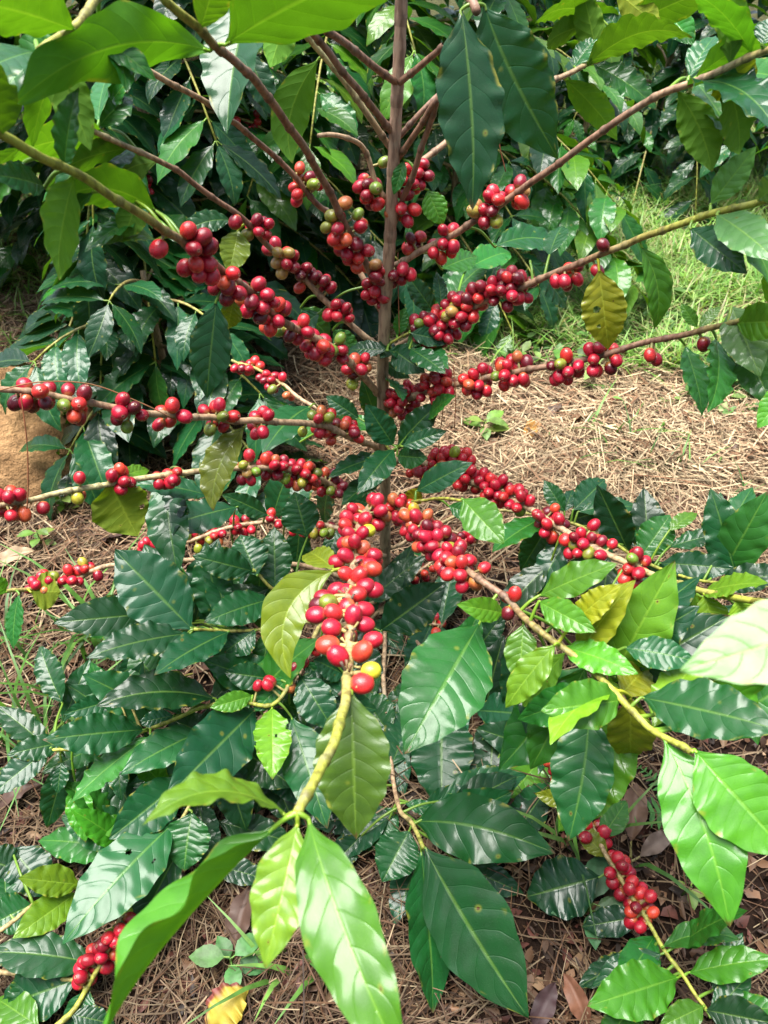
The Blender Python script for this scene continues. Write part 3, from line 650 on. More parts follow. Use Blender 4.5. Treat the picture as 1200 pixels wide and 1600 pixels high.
LV = [
 # upper left, close to the viewer
 ('L1',(328,80, 12,172,.545,.46,88,'u',dict(by=-44,bx=-6,wav=.30,nw=2.6,ar=.27,curl=0,arch=.02,twist=.15))),
 ('L1',(353,70,660,-70,.545,.43,130,'u',dict(by=-2))),
 ('L1',(313,46,345,-60,.52,.47,60,'u')),
 ('T3',(397,-25,349,203,.76,.72,92,'m',dict(fold=.35,wav=.05))),
 ('T3',(455,0,422,108,.70,.70,52,'u')),
 ('t8',(498,92,457,258,.74,.77,62,'u',dict(bx=-22,wav=.04,u=1,tint=1))),
 ('T1',(118,47,-70,5,.50,.40,100,'u')),
 ('L4',(3,213,-45,60,.47,.40,66,'u')),
 ('T1',(112,62,4,140,.52,.56,58,'g')),
 ('T1',(118,66,50,230,.53,.58,40,'u',dict(wav=.05))),
 ('L3',(150,203,206,150,.70,.72,60,'w',dict(fold=.1))),
 ('L3',(140,196,108,150,.69,.72,40,'w')),
 ('L3',(175,219,10,247,.71,.62,52,'u')),
 ('L3',(200,231,92,265,.73,.68,38,'u')),
 ('L3',(250,252,203,300,.76,.72,50,'u',dict(bx=-28,by=-10))),
 ('L4',(244,330,68,326,.64,.56,58,'u',dict(by=-26))),
 ('L4',(244,330,120,290,.66,.62,40,'w')),
 ('L4',(214,315,193,372,.62,.62,46,'u')),
 ('L4',(243,376,148,385,.64,.62,26,'y',dict(by=-10))),
 ('L3',(362,345,275,372,.86,.84,34,'m',dict(by=-8))),
 ('L3',(372,360,358,428,.87,.86,48,'o')),
 ('L4',(70,292,-20,272,.53,.48,46,'m')),
 ('L4',(338,470,323,623,.71,.74,66,'m',dict(wav=.04))),
 ('L4',(365,468,356,515,.72,.74,34,'o')),
 ('L3',(470,480,516,528,.99,1.0,46,'g')), ('L3',(520,515,560,556,1.0,1.0,34,'g')), ('L2',(500,488,460,520,.97,.99,36,'m')),
 ('L5',(484,636,410,706,1.15,1.02,66,'w',dict(fold=.08))),
 ('L6',(383,665,333,798,.875,.86,52,'o',dict(bx=-14,wav=.09))),
 ('L7',(170,752,215,838,.89,.92,92,'o',dict(u=1,ar=.8,holes=[(.85,.62,.06),(.95,.3,.05)]))),
 ('L7',(190,745,234,733,.91,.95,22,'y')),
 ('L7',(330,776,207,755,.99,.96,36,'m')),
 ('L8',(372,792,232,833,1.10,1.02,50,'m')), ('L8',(420,806,346,772,1.14,1.1,34,'m')),
 ('L9',(240,868,252,920,1.12,1.12,50,'g')), ('L9',(270,872,280,960,1.12,1.12,40,'g')),
 ('L9',(48,925,95,925,1.04,1.05,60,'o',dict(u=1))), ('L9',(30,928,20,1015,1.03,1.02,24,'g')), ('L9',(10,925,-20,905,1.02,1.0,34,'y')),
 # leafy shoots on the trunk
 ('K1',(615,696,571,630,1.0,.97,46,'m')), ('K1',(620,697,689,627,1.0,.96,46,'m')), ('K1',(620,712,668,716,1.0,.97,38,'m')),
 ('K1',(615,702,558,772,1.0,.95,46,'m')), ('K1',(605,712,512,745,1.02,.98,30,'m')), ('K1',(600,740,532,790,1.03,.98,34,'m')),
 ('K3',(650,768,738,722,.98,.94,42,'m')), ('K3',(722,779,788,850,.86,.82,62,'y',dict(fold=.1))), ('K3',(640,788,655,762,1.0,.98,30,'o')),
 ('K3',(700,790,760,812,.92,.9,30,'g')),
 ('K2',(612,545,664,582,.96,.93,46,'m')), ('K2',(612,532,594,560,.97,.95,30,'m')), ('K2',(640,520,662,535,.95,.93,34,'g')), ('K2',(620,524,633,480,.96,.95,24,'g')),
 ('t2',(668,296,692,353,.86,.87,40,'y')), ('R1',(640,395,636,350,.9,.9,16,'g')), ('t2',(632,250,615,305,.82,.83,22,'g')),
 ('L6',(500,672,560,655,.97,1.0,26,'g')), ('L6',(470,690,520,640,1.0,1.04,26,'g')),
 # upper right
 ('T2',(720,17,742,328,.60,.62,98,'d',dict(fold=.12,wav=.07,nw=5,twist=.1))),
 ('T2',(757,9,874,248,.60,.66,118,'m',dict(bx=-14,by=-8,fold=.05,wav=.06,twist=-.5,ar=.46))),
 ('R0',(913,106,1082,58,.88,.80,48,'u',dict(by=-22))), ('R0',(897,104,932,58,.88,.88,36,'w')), ('R0',(940,30,836,36,.89,.84,30,'u',dict(by=-10))), ('R0',(915,40,850,70,.9,.86,36,'u')),
 ('R0',(968,50,1130,-20,.9,.82,54,'u')), ('R0',(960,-15,1034,46,.88,.86,44,'o',dict(u=1))), ('R0',(985,60,930,15,.9,.9,44,'w')), ('R0',(1045,20,1085,70,.9,.88,40,'g')),
 ('R1',(1076,121,1118,54,.66,.67,42,'w')), ('R1',(1085,123,1240,38,.655,.6,48,'u',dict(by=-6))), ('R1',(1130,105,1172,153,.64,.66,74,'o',dict(u=1,ar=.8))),
 ('R1',(1072,133,1225,212,.66,.58,44,'m',dict(by=-22,wav=.12))), ('R1',(1058,141,1112,270,.67,.68,60,'u',dict(bx=10))), ('R1',(1190,70,1215,30,.6,.6,50,'w')),
 ('R2',(1110,320,1182,228,.69,.66,46,'p',dict(wav=.10))), ('R2',(1078,356,1167,427,.70,.66,58,'m')), ('R2',(1120,335,1215,408,.68,.62,62,'p')), ('R2',(1185,312,1240,270,.65,.62,50,'p')),
 ('R2',(1002,384,1022,516,.76,.79,42,'y',dict(bx=12,wav=.05))), ('R2',(936,420,951,547,.80,.84,68,'o',dict(q=.6,wav=.05,fold=.08,holes=[(.66,.45,.085),(.67,.66,.05)]))),
 ('R3',(1143,478,1188,588,.75,.72,70,'p')), ('R3',(1150,505,1240,500,.74,.68,60,'y')), ('R3',(1090,512,1064,473,.78,.78,20,'y')), ('R3',(1092,512,1127,478,.78,.78,18,'y')), ('R3',(1235,600,1183,670,.70,.70,44,'y')),
 ('R2',(828,408,888,484,.87,.92,38,'m')), ('R2',(858,400,880,350,.86,.9,20,'m')), ('R1',(772,385,880,385,.90,.95,36,'m',dict(by=-8))), ('R2',(700,470,760,410,1.0,1.05,40,'g')), ('R2',(730,420,800,392,1.0,1.06,40,'g')), ('R1',(690,420,745,400,.95,1.0,36,'g')),
 # right, lower
 ('S7',(882,800,850,750,1.14,1.15,30,'m')), ('S7',(882,800,895,764,1.14,1.17,22,'m')), ('S7',(895,798,946,748,1.13,1.17,46,'m')), ('S7',(903,800,1003,792,1.13,1.12,28,'m')),
 ('S7',(1000,872,1048,803,1.05,1.06,56,'g',dict(wav=.1))), ('S7',(1045,830,1090,800,1.04,1.06,24,'y')), ('S7',(1045,855,1138,835,1.04,1.02,30,'m')), ('S7',(1030,880,1152,890,1.03,.98,44,'m',dict(wav=.14))), ('S7',(1118,914,1235,895,.98,.94,48,'d')),
 ('S7',(960,850,900,880,1.08,1.05,40,'m')), ('S7',(935,845,1000,830,1.1,1.1,30,'g')),
 ('R4',(1095,928,1200,910,.79,.72,32,'Y',dict(holes=[(1.0,.75,.25)]))), ('R4',(1041,936,1014,1040,.82,.80,104,'o',dict(ar=.75,bx=0,q=.7))), ('R4',(1072,922,1098,1030,.81,.84,72,'o',dict(u=1,q=1.2))), ('R4',(1100,928,1128,1015,.78,.78,58,'Y')), ('R4',(1150,938,1175,985,.74,.74,46,'Y')),
 ('R4',(1400,950,1062,1049,.325,.34,100,'p',dict(wav=.01,fold=.03,arch=.03,twist=0,curl=0,gl=1,ar=.42))),
 ('R5',(842,931,966,880,.72,.68,52,'y')), ('R5',(842,940,932,988,.70,.66,48,'y')), ('R5',(905,955,1000,928,.72,.72,50,'g')), ('R5',(818,974,811,1070,.72,.71,52,'y',dict(wav=.1))), ('R5',(788,958,718,945,.735,.70,40,'y',dict(curl=.6))),
 ('R5',(748,976,632,1178,.745,.67,134,'h',dict(fold=.06,wav=.03,q=1.6,arch=.12))), ('R5',(878,1010,997,1052,.69,.64,50,'y')), ('R5',(975,1012,1090,1034,.68,.66,54,'w')), ('R5',(973,1094,846,1110,.64,.62,78,'y',dict(wav=.11,nw=4))),
 ('R5',(1002,1090,1225,1140,.63,.55,98,'w',dict(wav=.08,fold=.06))), ('R5',(970,1085,1012,1040,.66,.7,62,'o')), ('R5',(985,1088,985,1185,.66,.72,72,'o')), ('R5',(920,1108,887,1316,.70,.68,96,'w',dict(wav=.10,nw=5,bx=8))),
 ('R5',(1038,1155,1141,1452,.60,.54,112,'y',dict(bx=12,wav=.07,nw=4,fold=.07))), ('R5',(1085,1172,1240,1345,.58,.53,120,'y',dict(fold=.06,wav=.04))),
 ('S6',(742,1110,866,1122,1.07,1.0,68,'m')), ('S6',(690,1100,690,1268,1.06,.97,100,'m',dict(q=.6))), ('S6',(772,1118,764,1248,1.06,1.05,58,'d')), ('S6',(860,1150,920,1100,1.06,1.05,60,'d')), ('S6',(830,1150,800,1080,1.06,1.1,60,'m')),
 ('S6',(938,1370,820,1402,.87,.88,90,'d')), ('S6',(940,1310,980,1250,.90,.93,40,'g')), ('S6',(900,1255,835,1240,.95,.96,28,'o')), ('S6',(950,1340,900,1290,.89,.91,34,'o')),
 ('S6',(1035,1480,1158,1468,.81,.79,40,'g',dict(by=-12))), ('S6',(1075,1520,1215,1498,.80,.77,52,'y',dict(wav=.1))), ('S6',(1035,1490,925,1540,.81,.81,50,'m')), ('S6',(1060,1527,918,1572,.80,.76,82,'y',dict(wav=.1))), ('S6',(1100,1572,1030,1605,.775,.76,44,'y')),
 ('S6',(1102,1578,1215,1600,.775,.74,60,'d')), ('S6',(1110,1590,1175,1518,.77,.79,36,'w')), 
 # centre bottom
 ('S5',(646,1284,868,1334,.905,.84,100,'m',dict(q=1.5,fold=.08,by=-14))), ('S5',(665,1325,826,1592,.86,.76,136,'m',dict(roll=24,q=1.6,fold=.06,wav=.02))), ('S5',(658,1330,682,1585,.87,.82,72,'m',dict(q=1.4,bx=-6))), ('S5',(640,1297,597,1378,.90,.87,72,'m')), ('S5',(632,1255,692,1272,.95,.95,22,'m')), ('S5',(620,1262,560,1330,.97,.97,60,'m')),
 ('S2',(594,986,698,910,1.1,1.08,72,'d')), ('S5',(612,1150,560,1080,1.1,1.1,60,'m')), ('S5',(610,1200,650,1100,1.08,1.1,60,'m')),
 # the nearest shoot
 ('F1',(549,1080,556,1312,.545,.53,118,'k',dict(fold=.06,wav=.04,q=.7,ar=.5))),
 ('F1',(447,1275,218,1284,.44,.40,46,'Y',dict(by=-26,wav=.10,fold=.3))),
 ('F1',(428,1293,138,1640,.44,.37,140,'y',dict(by=12,bx=4,fold=.95,roll=76,wav=.18,nw=2.2,curl=.2,twist=.1,ar=.36))),
 ('F1',(465,1287,414,1514,.44,.405,92,'Y',dict(ar=.36,fold=.1,wav=.09,nw=4,arch=.14))),
 ('F1',(482,1280,640,1690,.44,.36,118,'y',dict(bx=-10,ar=.2,fold=.14,wav=.12,nw=3.2,arch=.12))),
 # lower left
 ('S3',(301,984,178,858,.92,.92,104,'m',dict(fold=.06,wav=.03))), ('S3',(292,990,134,1027,.92,.86,52,'m')), ('S3',(358,987,240,1052,.95,.86,56,'m')),
 ('S2',(424,936,318,972,1.0,.94,58,'m')), ('S2',(397,893,300,868,.98,.96,50,'m')), ('S2',(402,900,374,835,.98,1.0,62,'m')), ('S2',(430,920,428,822,1.0,1.02,58,'m')), ('S2',(480,840,460,768,1.1,1.1,60,'m')), ('S2',(440,945,480,900,1.02,1.05,44,'m')),
 ('F1',(523,891,454,1060,.71,.68,74,'o',dict(bx=-40,by=-16,fold=.2,wav=.05))), ('F1',(522,890,478,862,.71,.77,40,'o')),
 ('S3',(252,1072,205,1014,.93,.94,54,'w')), ('S1',(337,1092,150,1102,.92,.86,60,'d',dict(by=-10))), ('S1',(227,1140,66,1156,.91,.85,64,'m')), ('S1',(185,1092,98,1116,.93,.9,36,'m')), ('S1',(272,1118,215,1130,.93,.92,30,'m')),
 ('S1',(235,1150,110,1255,.91,.86,42,'g')), ('S4',(320,1140,188,1208,.93,.86,64,'w')), ('S4',(402,1105,260,1246,.94,.84,100,'m',dict(q=1.3))), ('S4',(290,1215,170,1312,.90,.85,74,'m')), ('S4',(274,1284,94,1475,.88,.78,104,'w',dict(fold=.06,wav=.03,holes=[(.68,.36,.045),(.25,.3,.03)]))),
 ('S4',(300,1268,288,1362,.88,.86,76,'w')), ('S4',(288,1315,196,1502,.88,.86,68,'d')), ('S4',(350,1190,385,1300,.92,.92,56,'m')), ('S1',(80,1168,-18,1246,.90,.86,46,'m')), ('S1',(96,1190,90,1240,.91,.9,28,'m')), ('S1',(100,1160,10,1180,.91,.88,40,'d')), ('S1',(425,1105,426,1218,.92,.86,60,'Y',dict(holes=[(.0,.35,.12),(.4,.45,.04),(1.0,.55,.08)]))), ('S1',(468,1055,522,1142,.94,.92,62,'w')), ('S1',(455,1120,512,1295,.93,.86,78,'w')),
 ('S1',(452,1058,396,1112,.94,.92,40,'g')), ('S1',(395,1087,328,1106,.92,.9,32,'y')), ('S1',(420,1060,350,1050,.95,.94,44,'m')), ('S3',(400,985,350,1020,.97,.96,50,'m')), ('S3',(420,985,410,1060,.98,.98,40,'w')), ('S1',(540,1055,490,1030,1.0,.98,44,'w')), ('S1',(500,1010,560,1060,1.02,1.0,44,'m')), ('S4',(400,1140,330,1170,.95,.93,50,'m')), ('S4',(330,1200,395,1240,.92,.92,60,'m')),('S4',(370,1165,460,1230,.94,.92,70,'d')),
]
for k, spec in LV: make_leaf([k], spec)

def filler(keys, n, x0, x1, y0, y1, cls, seed, L=(90, 155), dd=(.02, .10), smax=70, wr=(.34, .50)):
    """more leaves of the low shoots: each is rooted on the nearest shoot"""
    r = random.Random(seed)
    for i in range(n):
        cx, cy = r.uniform(x0, x1), r.uniform(y0, y1); best = None
        for k in keys:
            q = BPX[k]; j = int(np.argmin((q[:, 0] - cx) ** 2 + (q[:, 1] - cy) ** 2)); d = math.hypot(q[j, 0] - cx, q[j, 1] - cy)
            if best is None or d < best[0]: best = (d, k, j)
        d, k, j = best; b = BPX[k][j]; l = r.uniform(*L) * .95 / b[2]
        ux, uy = (cx - b[0]) / max(1, d), (cy - b[1]) / max(1, d)
        st = max(0, min(d - .35 * l, smax)); bx, by = b[0] + ux * st, b[1] + uy * st
        a = math.atan2(uy, ux) + r.uniform(-.5, .5); t = b[2] + r.uniform(*dd)
        make_leaf([k], (bx, by, bx + l * math.cos(a), by + l * math.sin(a), t, t + r.uniform(-.06, .04), l * r.uniform(*wr), r.choice(cls)))
filler(['S1', 'S2', 'S3'], 22, 150, 430, 930, 1130, 'mmdwg', 301)
filler(['S4', 'S1'], 24, 100, 500, 1090, 1330, 'mmdmwyg', 302)
filler(['S1', 'S2', 'S5'], 18, 440, 640, 930, 1260, 'mdmd', 303)
filler(['S6', 'S5'], 20, 620, 880, 1000, 1260, 'mdmdgy', 304)
filler(['R5', 'R4'], 18, 820, 1190, 960, 1160, 'ygdym', 305, dd=(.05, .14))
filler(['S7', 'R4'], 16, 760, 1170, 800, 930, 'mdmg', 306, dd=(.02, .1))
filler(['L7', 'L8'], 12, 200, 560, 760, 900, 'mdm', 307)
filler(['K1', 'K2', 'K3'], 10, 540, 700, 520, 800, 'mmg', 308, L=(55, 85), dd=(-.03, .03))
filler(['S6'], 8, 960, 1180, 1450, 1600, 'mdg', 309, dd=(.0, .03), L=(80, 110))
filler(['S2', 'S3', 'B2'], 8, 560, 700, 880, 1000, 'dm', 310, dd=(-.02, .05))

filler(['L4', 'L3', 'T1'], 16, -10, 240, 70, 400, 'guugw', 311, L=(60, 95), dd=(.0, .05), smax=16, wr=(.2, .38))
filler(['R1', 'R0'], 10, 880, 1200, 15, 210, 'gumg', 312, L=(85, 120), dd=(.0, .05), smax=16, wr=(.25, .4))
filler(['R2', 'R3'], 5, 1060, 1210, 320, 620, 'gyw', 313, L=(80, 110), dd=(.0, .04), smax=16)

filler(['R5', 'R4'], 10, 850, 1190, 930, 1130, 'yYpoY', 314, L=(75, 115), dd=(-.01, .05), smax=40)
filler(['S4', 'S1', 'S3'], 18, 60, 420, 1040, 1300, 'mmdw', 315, dd=(.03, .08))
filler(['S5', 'S6', 'S4'], 14, 430, 760, 1090, 1420, 'mdd', 316, dd=(.03, .09))

filler(['L1', 'L3', 'R2', 'K2'], 9, 560, 680, 380, 620, 'mgm', 317, L=(45, 75), dd=(-.03, .02), smax=20)
# ------------------------------------------------------------------ cherries
def cherry_mesh():
    mb = MB(); ns, nr = 20, 15; vs, fs = [], []
    prof = [(0, -1.0), (.16, -.99)]
    for j in range(1, nr):
        a = -math.pi / 2 + math.pi * j / nr
        prof.append((math.cos(a) ** .94 if math.cos(a) > 0 else 0, math.sin(a)))
    prof = [p for p in prof if not (p[1] > 0 and p[0] < .27)]
    prof += [(.25, .955), (.205, .975), (.175, .985), (.15, .965), (.12, .935), (.06, .93), (.03, .97), (0, .99)]
    for (r, z) in prof:
        for k in range(ns):
            a = 2 * math.pi * k / ns; rr = r * (1 + .03 * math.cos(2 * a))
            vs.append((rr * math.cos(a), rr * math.sin(a) * .97, z * 1.06))
    for j in range(len(prof) - 1):
        for k in range(ns): fs.append((j * ns + k, j * ns + (k + 1) % ns, (j + 1) * ns + (k + 1) % ns, (j + 1) * ns + k))
    mb.add(vs, fs, (1, 1, 1)); return mb.mesh('coffee_cherry', M_CHERRY)
ME_CHERRY = cherry_mesh()
RED = [(.42, .010, .026), (.50, .014, .030), (.36, .008, .025), (.44, .012, .034), (.56, .026, .026)]
DARK = [(.17, .006, .016), (.22, .007, .019), (.12, .006, .014), (.28, .008, .02)]
ORANGE = [(.58, .085, .035), (.50, .13, .045), (.56, .05, .025)]
GREEN = [(.21, .27, .025), (.30, .31, .03), (.16, .24, .03)]
YEL = [(.55, .48, .03), (.5, .4, .04)]; TAN_C = [(.42, .24, .07), (.38, .28, .06)]
CD = .0137
def cherry_cluster(parent, key, cx, cy, n, rx, ry, mix='', diam=CD, dshift=0.0):
    """n cherries packed round the branch near photo pixel cx,cy; mix letters: g o y t k = number of green, orange, yellow, tan, dark (d: mostly dark, b: bright)"""
    if n >= 5: n = int(round(n * (.85 if key in ('L4', 'L1', 'R1') else 1.15 if key == 'F1' else 1.35 if key in ('R4', 'R5', 'F1', 'L7', 'R2', 'S6', 'R3') else .9 if key == 'L6' else 1.12)))
    q = BPX[key]; i = int(np.argmin((q[:, 0] - cx) ** 2 + (q[:, 1] - cy) ** 2)); t = q[i, 2] + dshift
    C = ptc(cx, cy, t); rr = random.Random(int(cx * 31 + cy * 7 + n))
    sx, sy = rx / FPX * t, ry / FPX * t; sz = max(.006, min(max(sx, .02), max(sy, .02)) * .85)
    pts = []
    for k in range(n):
        while True:
            v = Vector((rr.uniform(-1, 1), rr.uniform(-1, 1), rr.uniform(-1, 1)))
            if .2 < v.length < 1: break
        pts.append(v)
    def w(v): return C + RT * (v.x * sx) + UP * (v.y * sy) + FWD * (v.z * sz)
    W = [w(v) for v in pts]; dmin = diam * .93
    for it in range(60 if n > 1 else 0):
        for a in range(n):
            push = Vector((0, 0, 0))
            for b_ in range(n):
                if a != b_:
                    d = W[a] - W[b_]; l = max(1e-6, d.length)
                    if l < dmin: push += d / l * (dmin - l) * .5
            (dist, qn, tg) = nearest_on(key, W[a])
            lim = diam * .5 + .003
            if dist < lim: push += (W[a] - qn) / max(1e-6, dist) * (lim - dist) * .7
            elif dist > lim * 1.6: push -= (W[a] - qn) / dist * (dist - lim * 1.6) * .05
            dc = W[a] - C; e = Vector((dc.dot(RT) / sx, dc.dot(UP) / sy, dc.dot(FWD) / sz))
            if e.length > 1: push -= dc * (1 - 1 / e.length) * .25
            W[a] = W[a] + push
    spec = []
    num = 0; cnt = {}
    for ch in mix:
        if ch.isdigit(): cnt[last] = int(ch)
        else: last = ch; cnt[ch] = 1
    pool = [GREEN] * cnt.get('g', 0) + [ORANGE] * cnt.get('o', 0) + [YEL] * cnt.get('y', 0) + [TAN_C] * cnt.get('t', 0) + [DARK] * cnt.get('k', 0)
    pool = pool[:n]; order = sorted(range(n), key=lambda a: (W[a] - CAMV).length)       # odd colours sit where they show
    cols = [None] * n
    for j, pl in enumerate(pool): cols[order[min(n - 1, rr.randrange(0, max(1, (n + 1) // 2)) if n > 2 else j)]] = rr.choice(pl)
    for a in range(n):
        if cols[a] is None:
            x = rr.random()
            if 'd' in cnt: cols[a] = rr.choice(DARK if x < .55 else RED)
            elif 'b' in cnt: cols[a] = rr.choice(RED if x < .85 else ORANGE)
            else: cols[a] = rr.choice(DARK if x < .25 else (ORANGE if x > .95 else GREEN if x > .925 else RED))
    mb = MB(); nodes = []
    for a in range(n):
        dist, qn, tg = nearest_on(key, W[a]); nodes.append(qn)
        ax = (W[a] - qn).normalized()
        tube(mb, [qn, W[a] - ax * diam * .42], [.0017, .0012], (.34, .30, .10), 5, False)
    cl = mb.build('cherry_cluster', M_BARK, parent, nodes[0])
    for a in range(n):
        o = bpy.data.objects.new('coffee_cherry', ME_CHERRY); COL.objects.link(o); put(o, W[a], cl)
        ax = (W[a] - nodes[a]); ax = (ax.normalized() + Vector((rr.uniform(-.35, .35), rr.uniform(-.35, .35), rr.uniform(-.35, .35)))).normalized()
        o.rotation_mode = 'QUATERNION'; o.rotation_quaternion = ax.to_track_quat('Z', 'Y')
        s = diam * .5 * rr.uniform(.88, 1.10); o.scale = (s * rr.uniform(.95, 1.03), s * rr.uniform(.95, 1.03), s * rr.uniform(1.0, 1.20)); k = rr.uniform(.85, 1.15)
        c = cols[a]; o.color = (c[0] * k, c[1] * k * rr.uniform(.8, 1.25), c[2] * k, 1)
    return cl
CL = [
 ('L1',528,362,11,26,24,'g2'),('L1',552,395,11,24,24,''),('L1',575,428,10,24,22,'t1'),('L1',588,458,9,24,20,''),('L1',566,343,3,14,10,'bg1'),('L1',538,316,1,5,5,''),
 ('L2',463,266,2,13,10,'o2'),('L2',480,298,7,24,20,'g1'),
 ('L3',408,352,5,22,14,''),('L3',367,352,1,5,5,'k'),('L3',387,365,1,5,5,'g'),('L3',440,404,11,25,24,'t4'),('L3',478,432,4,22,12,'d'),('L3',467,448,1,5,5,'o'),('L3',532,488,7,24,14,'d'),('L3',510,438,6,26,12,'d'),
 ('L4',248,390,1,5,5,''),('L4',298,380,7,28,16,'d'),('L4',302,425,8,28,24,''),('L4',352,425,3,18,12,'o1'),('L4',355,460,6,26,16,'d'),('L4',400,468,13,34,28,''),('L4',428,500,11,28,26,'o1g1'),('L4',462,518,8,28,22,''),('L4',488,552,9,32,20,''),('L4',522,545,9,26,20,'g2'),('L4',560,574,9,28,22,''),('L4',545,604,2,8,10,'g2'),('L4',500,538,7,28,16,'')
 ,('L5',385,573,9,22,13,''),('L5',428,592,10,24,20,''),('L5',447,620,2,12,8,'o2'),('L5',427,610,1,4,4,'g'),
 ('L6',14,625,1,5,5,'k'),('L6',62,618,9,28,27,'d'),('L6',118,632,8,30,24,''),('L6',197,640,8,27,28,''),('L6',262,648,6,26,26,''),('L6',338,655,10,26,25,'g2'),('L6',412,662,8,22,22,''),('L6',508,658,11,26,26,'g1o1'),('L6',545,672,13,34,30,'o1'),('L6',470,672,1,5,5,'g'),
 ('L7',18,790,8,24,22,''),('L7',67,793,1,5,5,''),('L7',126,747,1,5,5,'b'),('L7',120,776,2,10,6,'y1'),('L7',188,752,7,18,27,''),('L7',263,746,6,22,14,''),('L7',383,730,7,18,24,'g3t1'),('L7',425,736,10,26,24,'o1'),('L7',465,748,13,34,24,'g2o1'),('L7',515,758,10,24,22,'g1o1'),
 ('L8',237,852,5,18,10,'b'),('L8',318,840,12,32,20,'g3o1'),('L8',380,820,7,22,13,''),('L8',425,815,4,12,14,'b'),('L8',470,830,7,18,20,'o1g1'),('L8',505,828,6,20,12,'g5'),
 ('L9',39,924,1,5,5,''),('L9',68,912,6,16,16,''),('L9',107,905,8,24,20,''),('L9',143,892,6,20,18,'g1'),
 ('R1',690,380,11,26,28,''),('R1',740,328,2,10,8,'t2'),('R1',790,303,11,30,24,'t1'),('R1',768,340,4,16,14,''),('R0',652,285,11,30,28,'d'),('t1',575,300,9,22,26,'g2d'),('t1',601,250,1,5,5,'g'),
 ('t2',630,330,5,22,16,'bo1'),('R1',628,440,9,16,26,'d'),('R1',645,372,4,12,18,'d'),
 ('R2',672,508,12,26,32,'g2d'),('R2',690,500,8,22,24,''),('R2',728,480,14,32,34,'t2'),('R2',750,455,9,26,24,'d'),('R2',800,452,17,32,34,'d'),('R2',885,430,5,20,18,'d'),('R2',937,388,1,5,5,'k'),('R2',937,420,1,5,5,''),('R2',700,535,6,26,14,'d'),
 ('R3',628,625,13,28,28,'b'),('R3',683,607,14,30,32,'bo3g1'),('R3',743,595,9,26,22,''),('R3',800,582,13,28,28,'o1'),('R3',882,578,9,28,22,'g1'),('R3',940,562,9,26,22,''),('R3',1010,560,1,5,5,''),('R3',1033,561,1,5,5,'k'),('R3',1098,541,1,6,6,'k'),
 ('R4',655,745,7,22,20,'b'),('R4',690,722,14,36,28,'bo2'),('R4',722,695,11,28,24,'g1'),('R4',742,742,14,36,24,'b'),('R4',785,765,12,34,22,''),('R4',812,778,9,26,20,''),('R4',860,815,10,26,28,''),('R4',908,852,9,28,20,''),('R4',938,855,4,20,16,''),('R4',931,822,1,5,5,''),('R4',988,888,9,26,26,''),('R4',1014,923,1,5,5,'k'),
 ('R5',628,795,10,28,22,'b'),('R5',650,822,15,32,26,'by1'),('R5',676,850,16,30,30,''),('R5',708,872,8,26,20,''),('R5',722,892,8,36,24,''),('R5',797,928,2,8,14,'b'),('R5',790,955,1,6,6,'k'),
 ('F1',578,800,11,30,24,'b'),('F1',552,830,9,30,24,'by1'),('F1',560,868,9,40,28,'bo1'),
 ('B1',700,845,12,34,26,'o2'),('B1',725,832,8,24,18,''),('B1',660,895,5,20,14,'o2'),('B2',684,965,3,12,10,'b'),('B2',678,990,1,4,4,'o'),
 ('S1',485,1010,4,12,14,''),('S1',466,1035,4,12,16,'k1'),('S1',450,1074,1,5,5,''),('S1',408,1060,3,16,10,''),('S1',188,1070,3,14,8,'bg1'),
 ('S6',928,1306,7,26,20,'k2'),('S6',966,1358,7,20,22,''),('S6',985,1388,8,24,22,''),('S6',1003,1408,7,20,20,''),('S6',996,1438,4,16,14,''),('S6',864,1148,1,5,5,'b'),('S6',864,1204,4,12,14,'bo1'),
]
for c in CL:
    cherry_cluster(plant, *c)
def cherries_at(parent, key, items):
    """a bunch whose cherries are set one by one: photo px, py, colour letter, nearer (+) or farther (-) than the branch"""
    q = BPX[key]; mb = MB(); rr = random.Random(int(items[0][0] * 7 + items[0][1])); W = []
    for (x, y, c, near) in items:
        i = int(np.argmin(abs(q[:, 1] - y) + .3 * abs(q[:, 0] - x))); W.append(ptc(x, y, q[i, 2] - near))
    nodes = [nearest_on(key, w)[1] for w in W]
    for w, qn in zip(W, nodes):
        ax = (w - qn).normalized(); m = qn.lerp(w, .5) + Vector((rr.gauss(0, .001), rr.gauss(0, .001), .001))
        tube(mb, [qn, m, w - ax * CD * .40], [.0020, .0015, .0013], (.46, .36, .12), 6, False)
    for k in range(10):                                     # dried flower stalks at the nodes
        c = nodes[k % len(nodes)]; d = Vector((rr.gauss(0, 1), rr.gauss(0, 1), rr.gauss(0, 1))).normalized()
        tube(mb, [c, c + d * .007, c + d * .010 + Vector((0, 0, .001))], [.0012, .0010, .0014], rr.choice([(.45, .36, .12), (.20, .11, .05), (.10, .06, .04)]), 5)
    cl = mb.build('cherry_cluster', M_BARK, parent, nodes[0])
    for (x, y, c, near), w, qn in zip(items, W, nodes):
        o = bpy.data.objects.new('coffee_cherry', ME_CHERRY); COL.objects.link(o); put(o, w, cl)
        ax = ((w - qn).normalized() + Vector((rr.gauss(0, .15), rr.gauss(0, .15), rr.gauss(0, .15)))).normalized()
        o.rotation_mode = 'QUATERNION'; o.rotation_quaternion = ax.to_track_quat('Z', 'Y')
        s = CD * .5 * rr.uniform(.98, 1.12) * (.86 if c == 'y' else 1); o.scale = (s * rr.uniform(.95, 1.03), s, s * rr.uniform(1.05, 1.2)); k = rr.uniform(.88, 1.12)
        col = rr.choice({'r': RED, 'o': ORANGE, 'y': YEL, 'g': GREEN, 'k': DARK}[c]); o.color = (col[0] * k, col[1] * k, col[2] * k, 1)
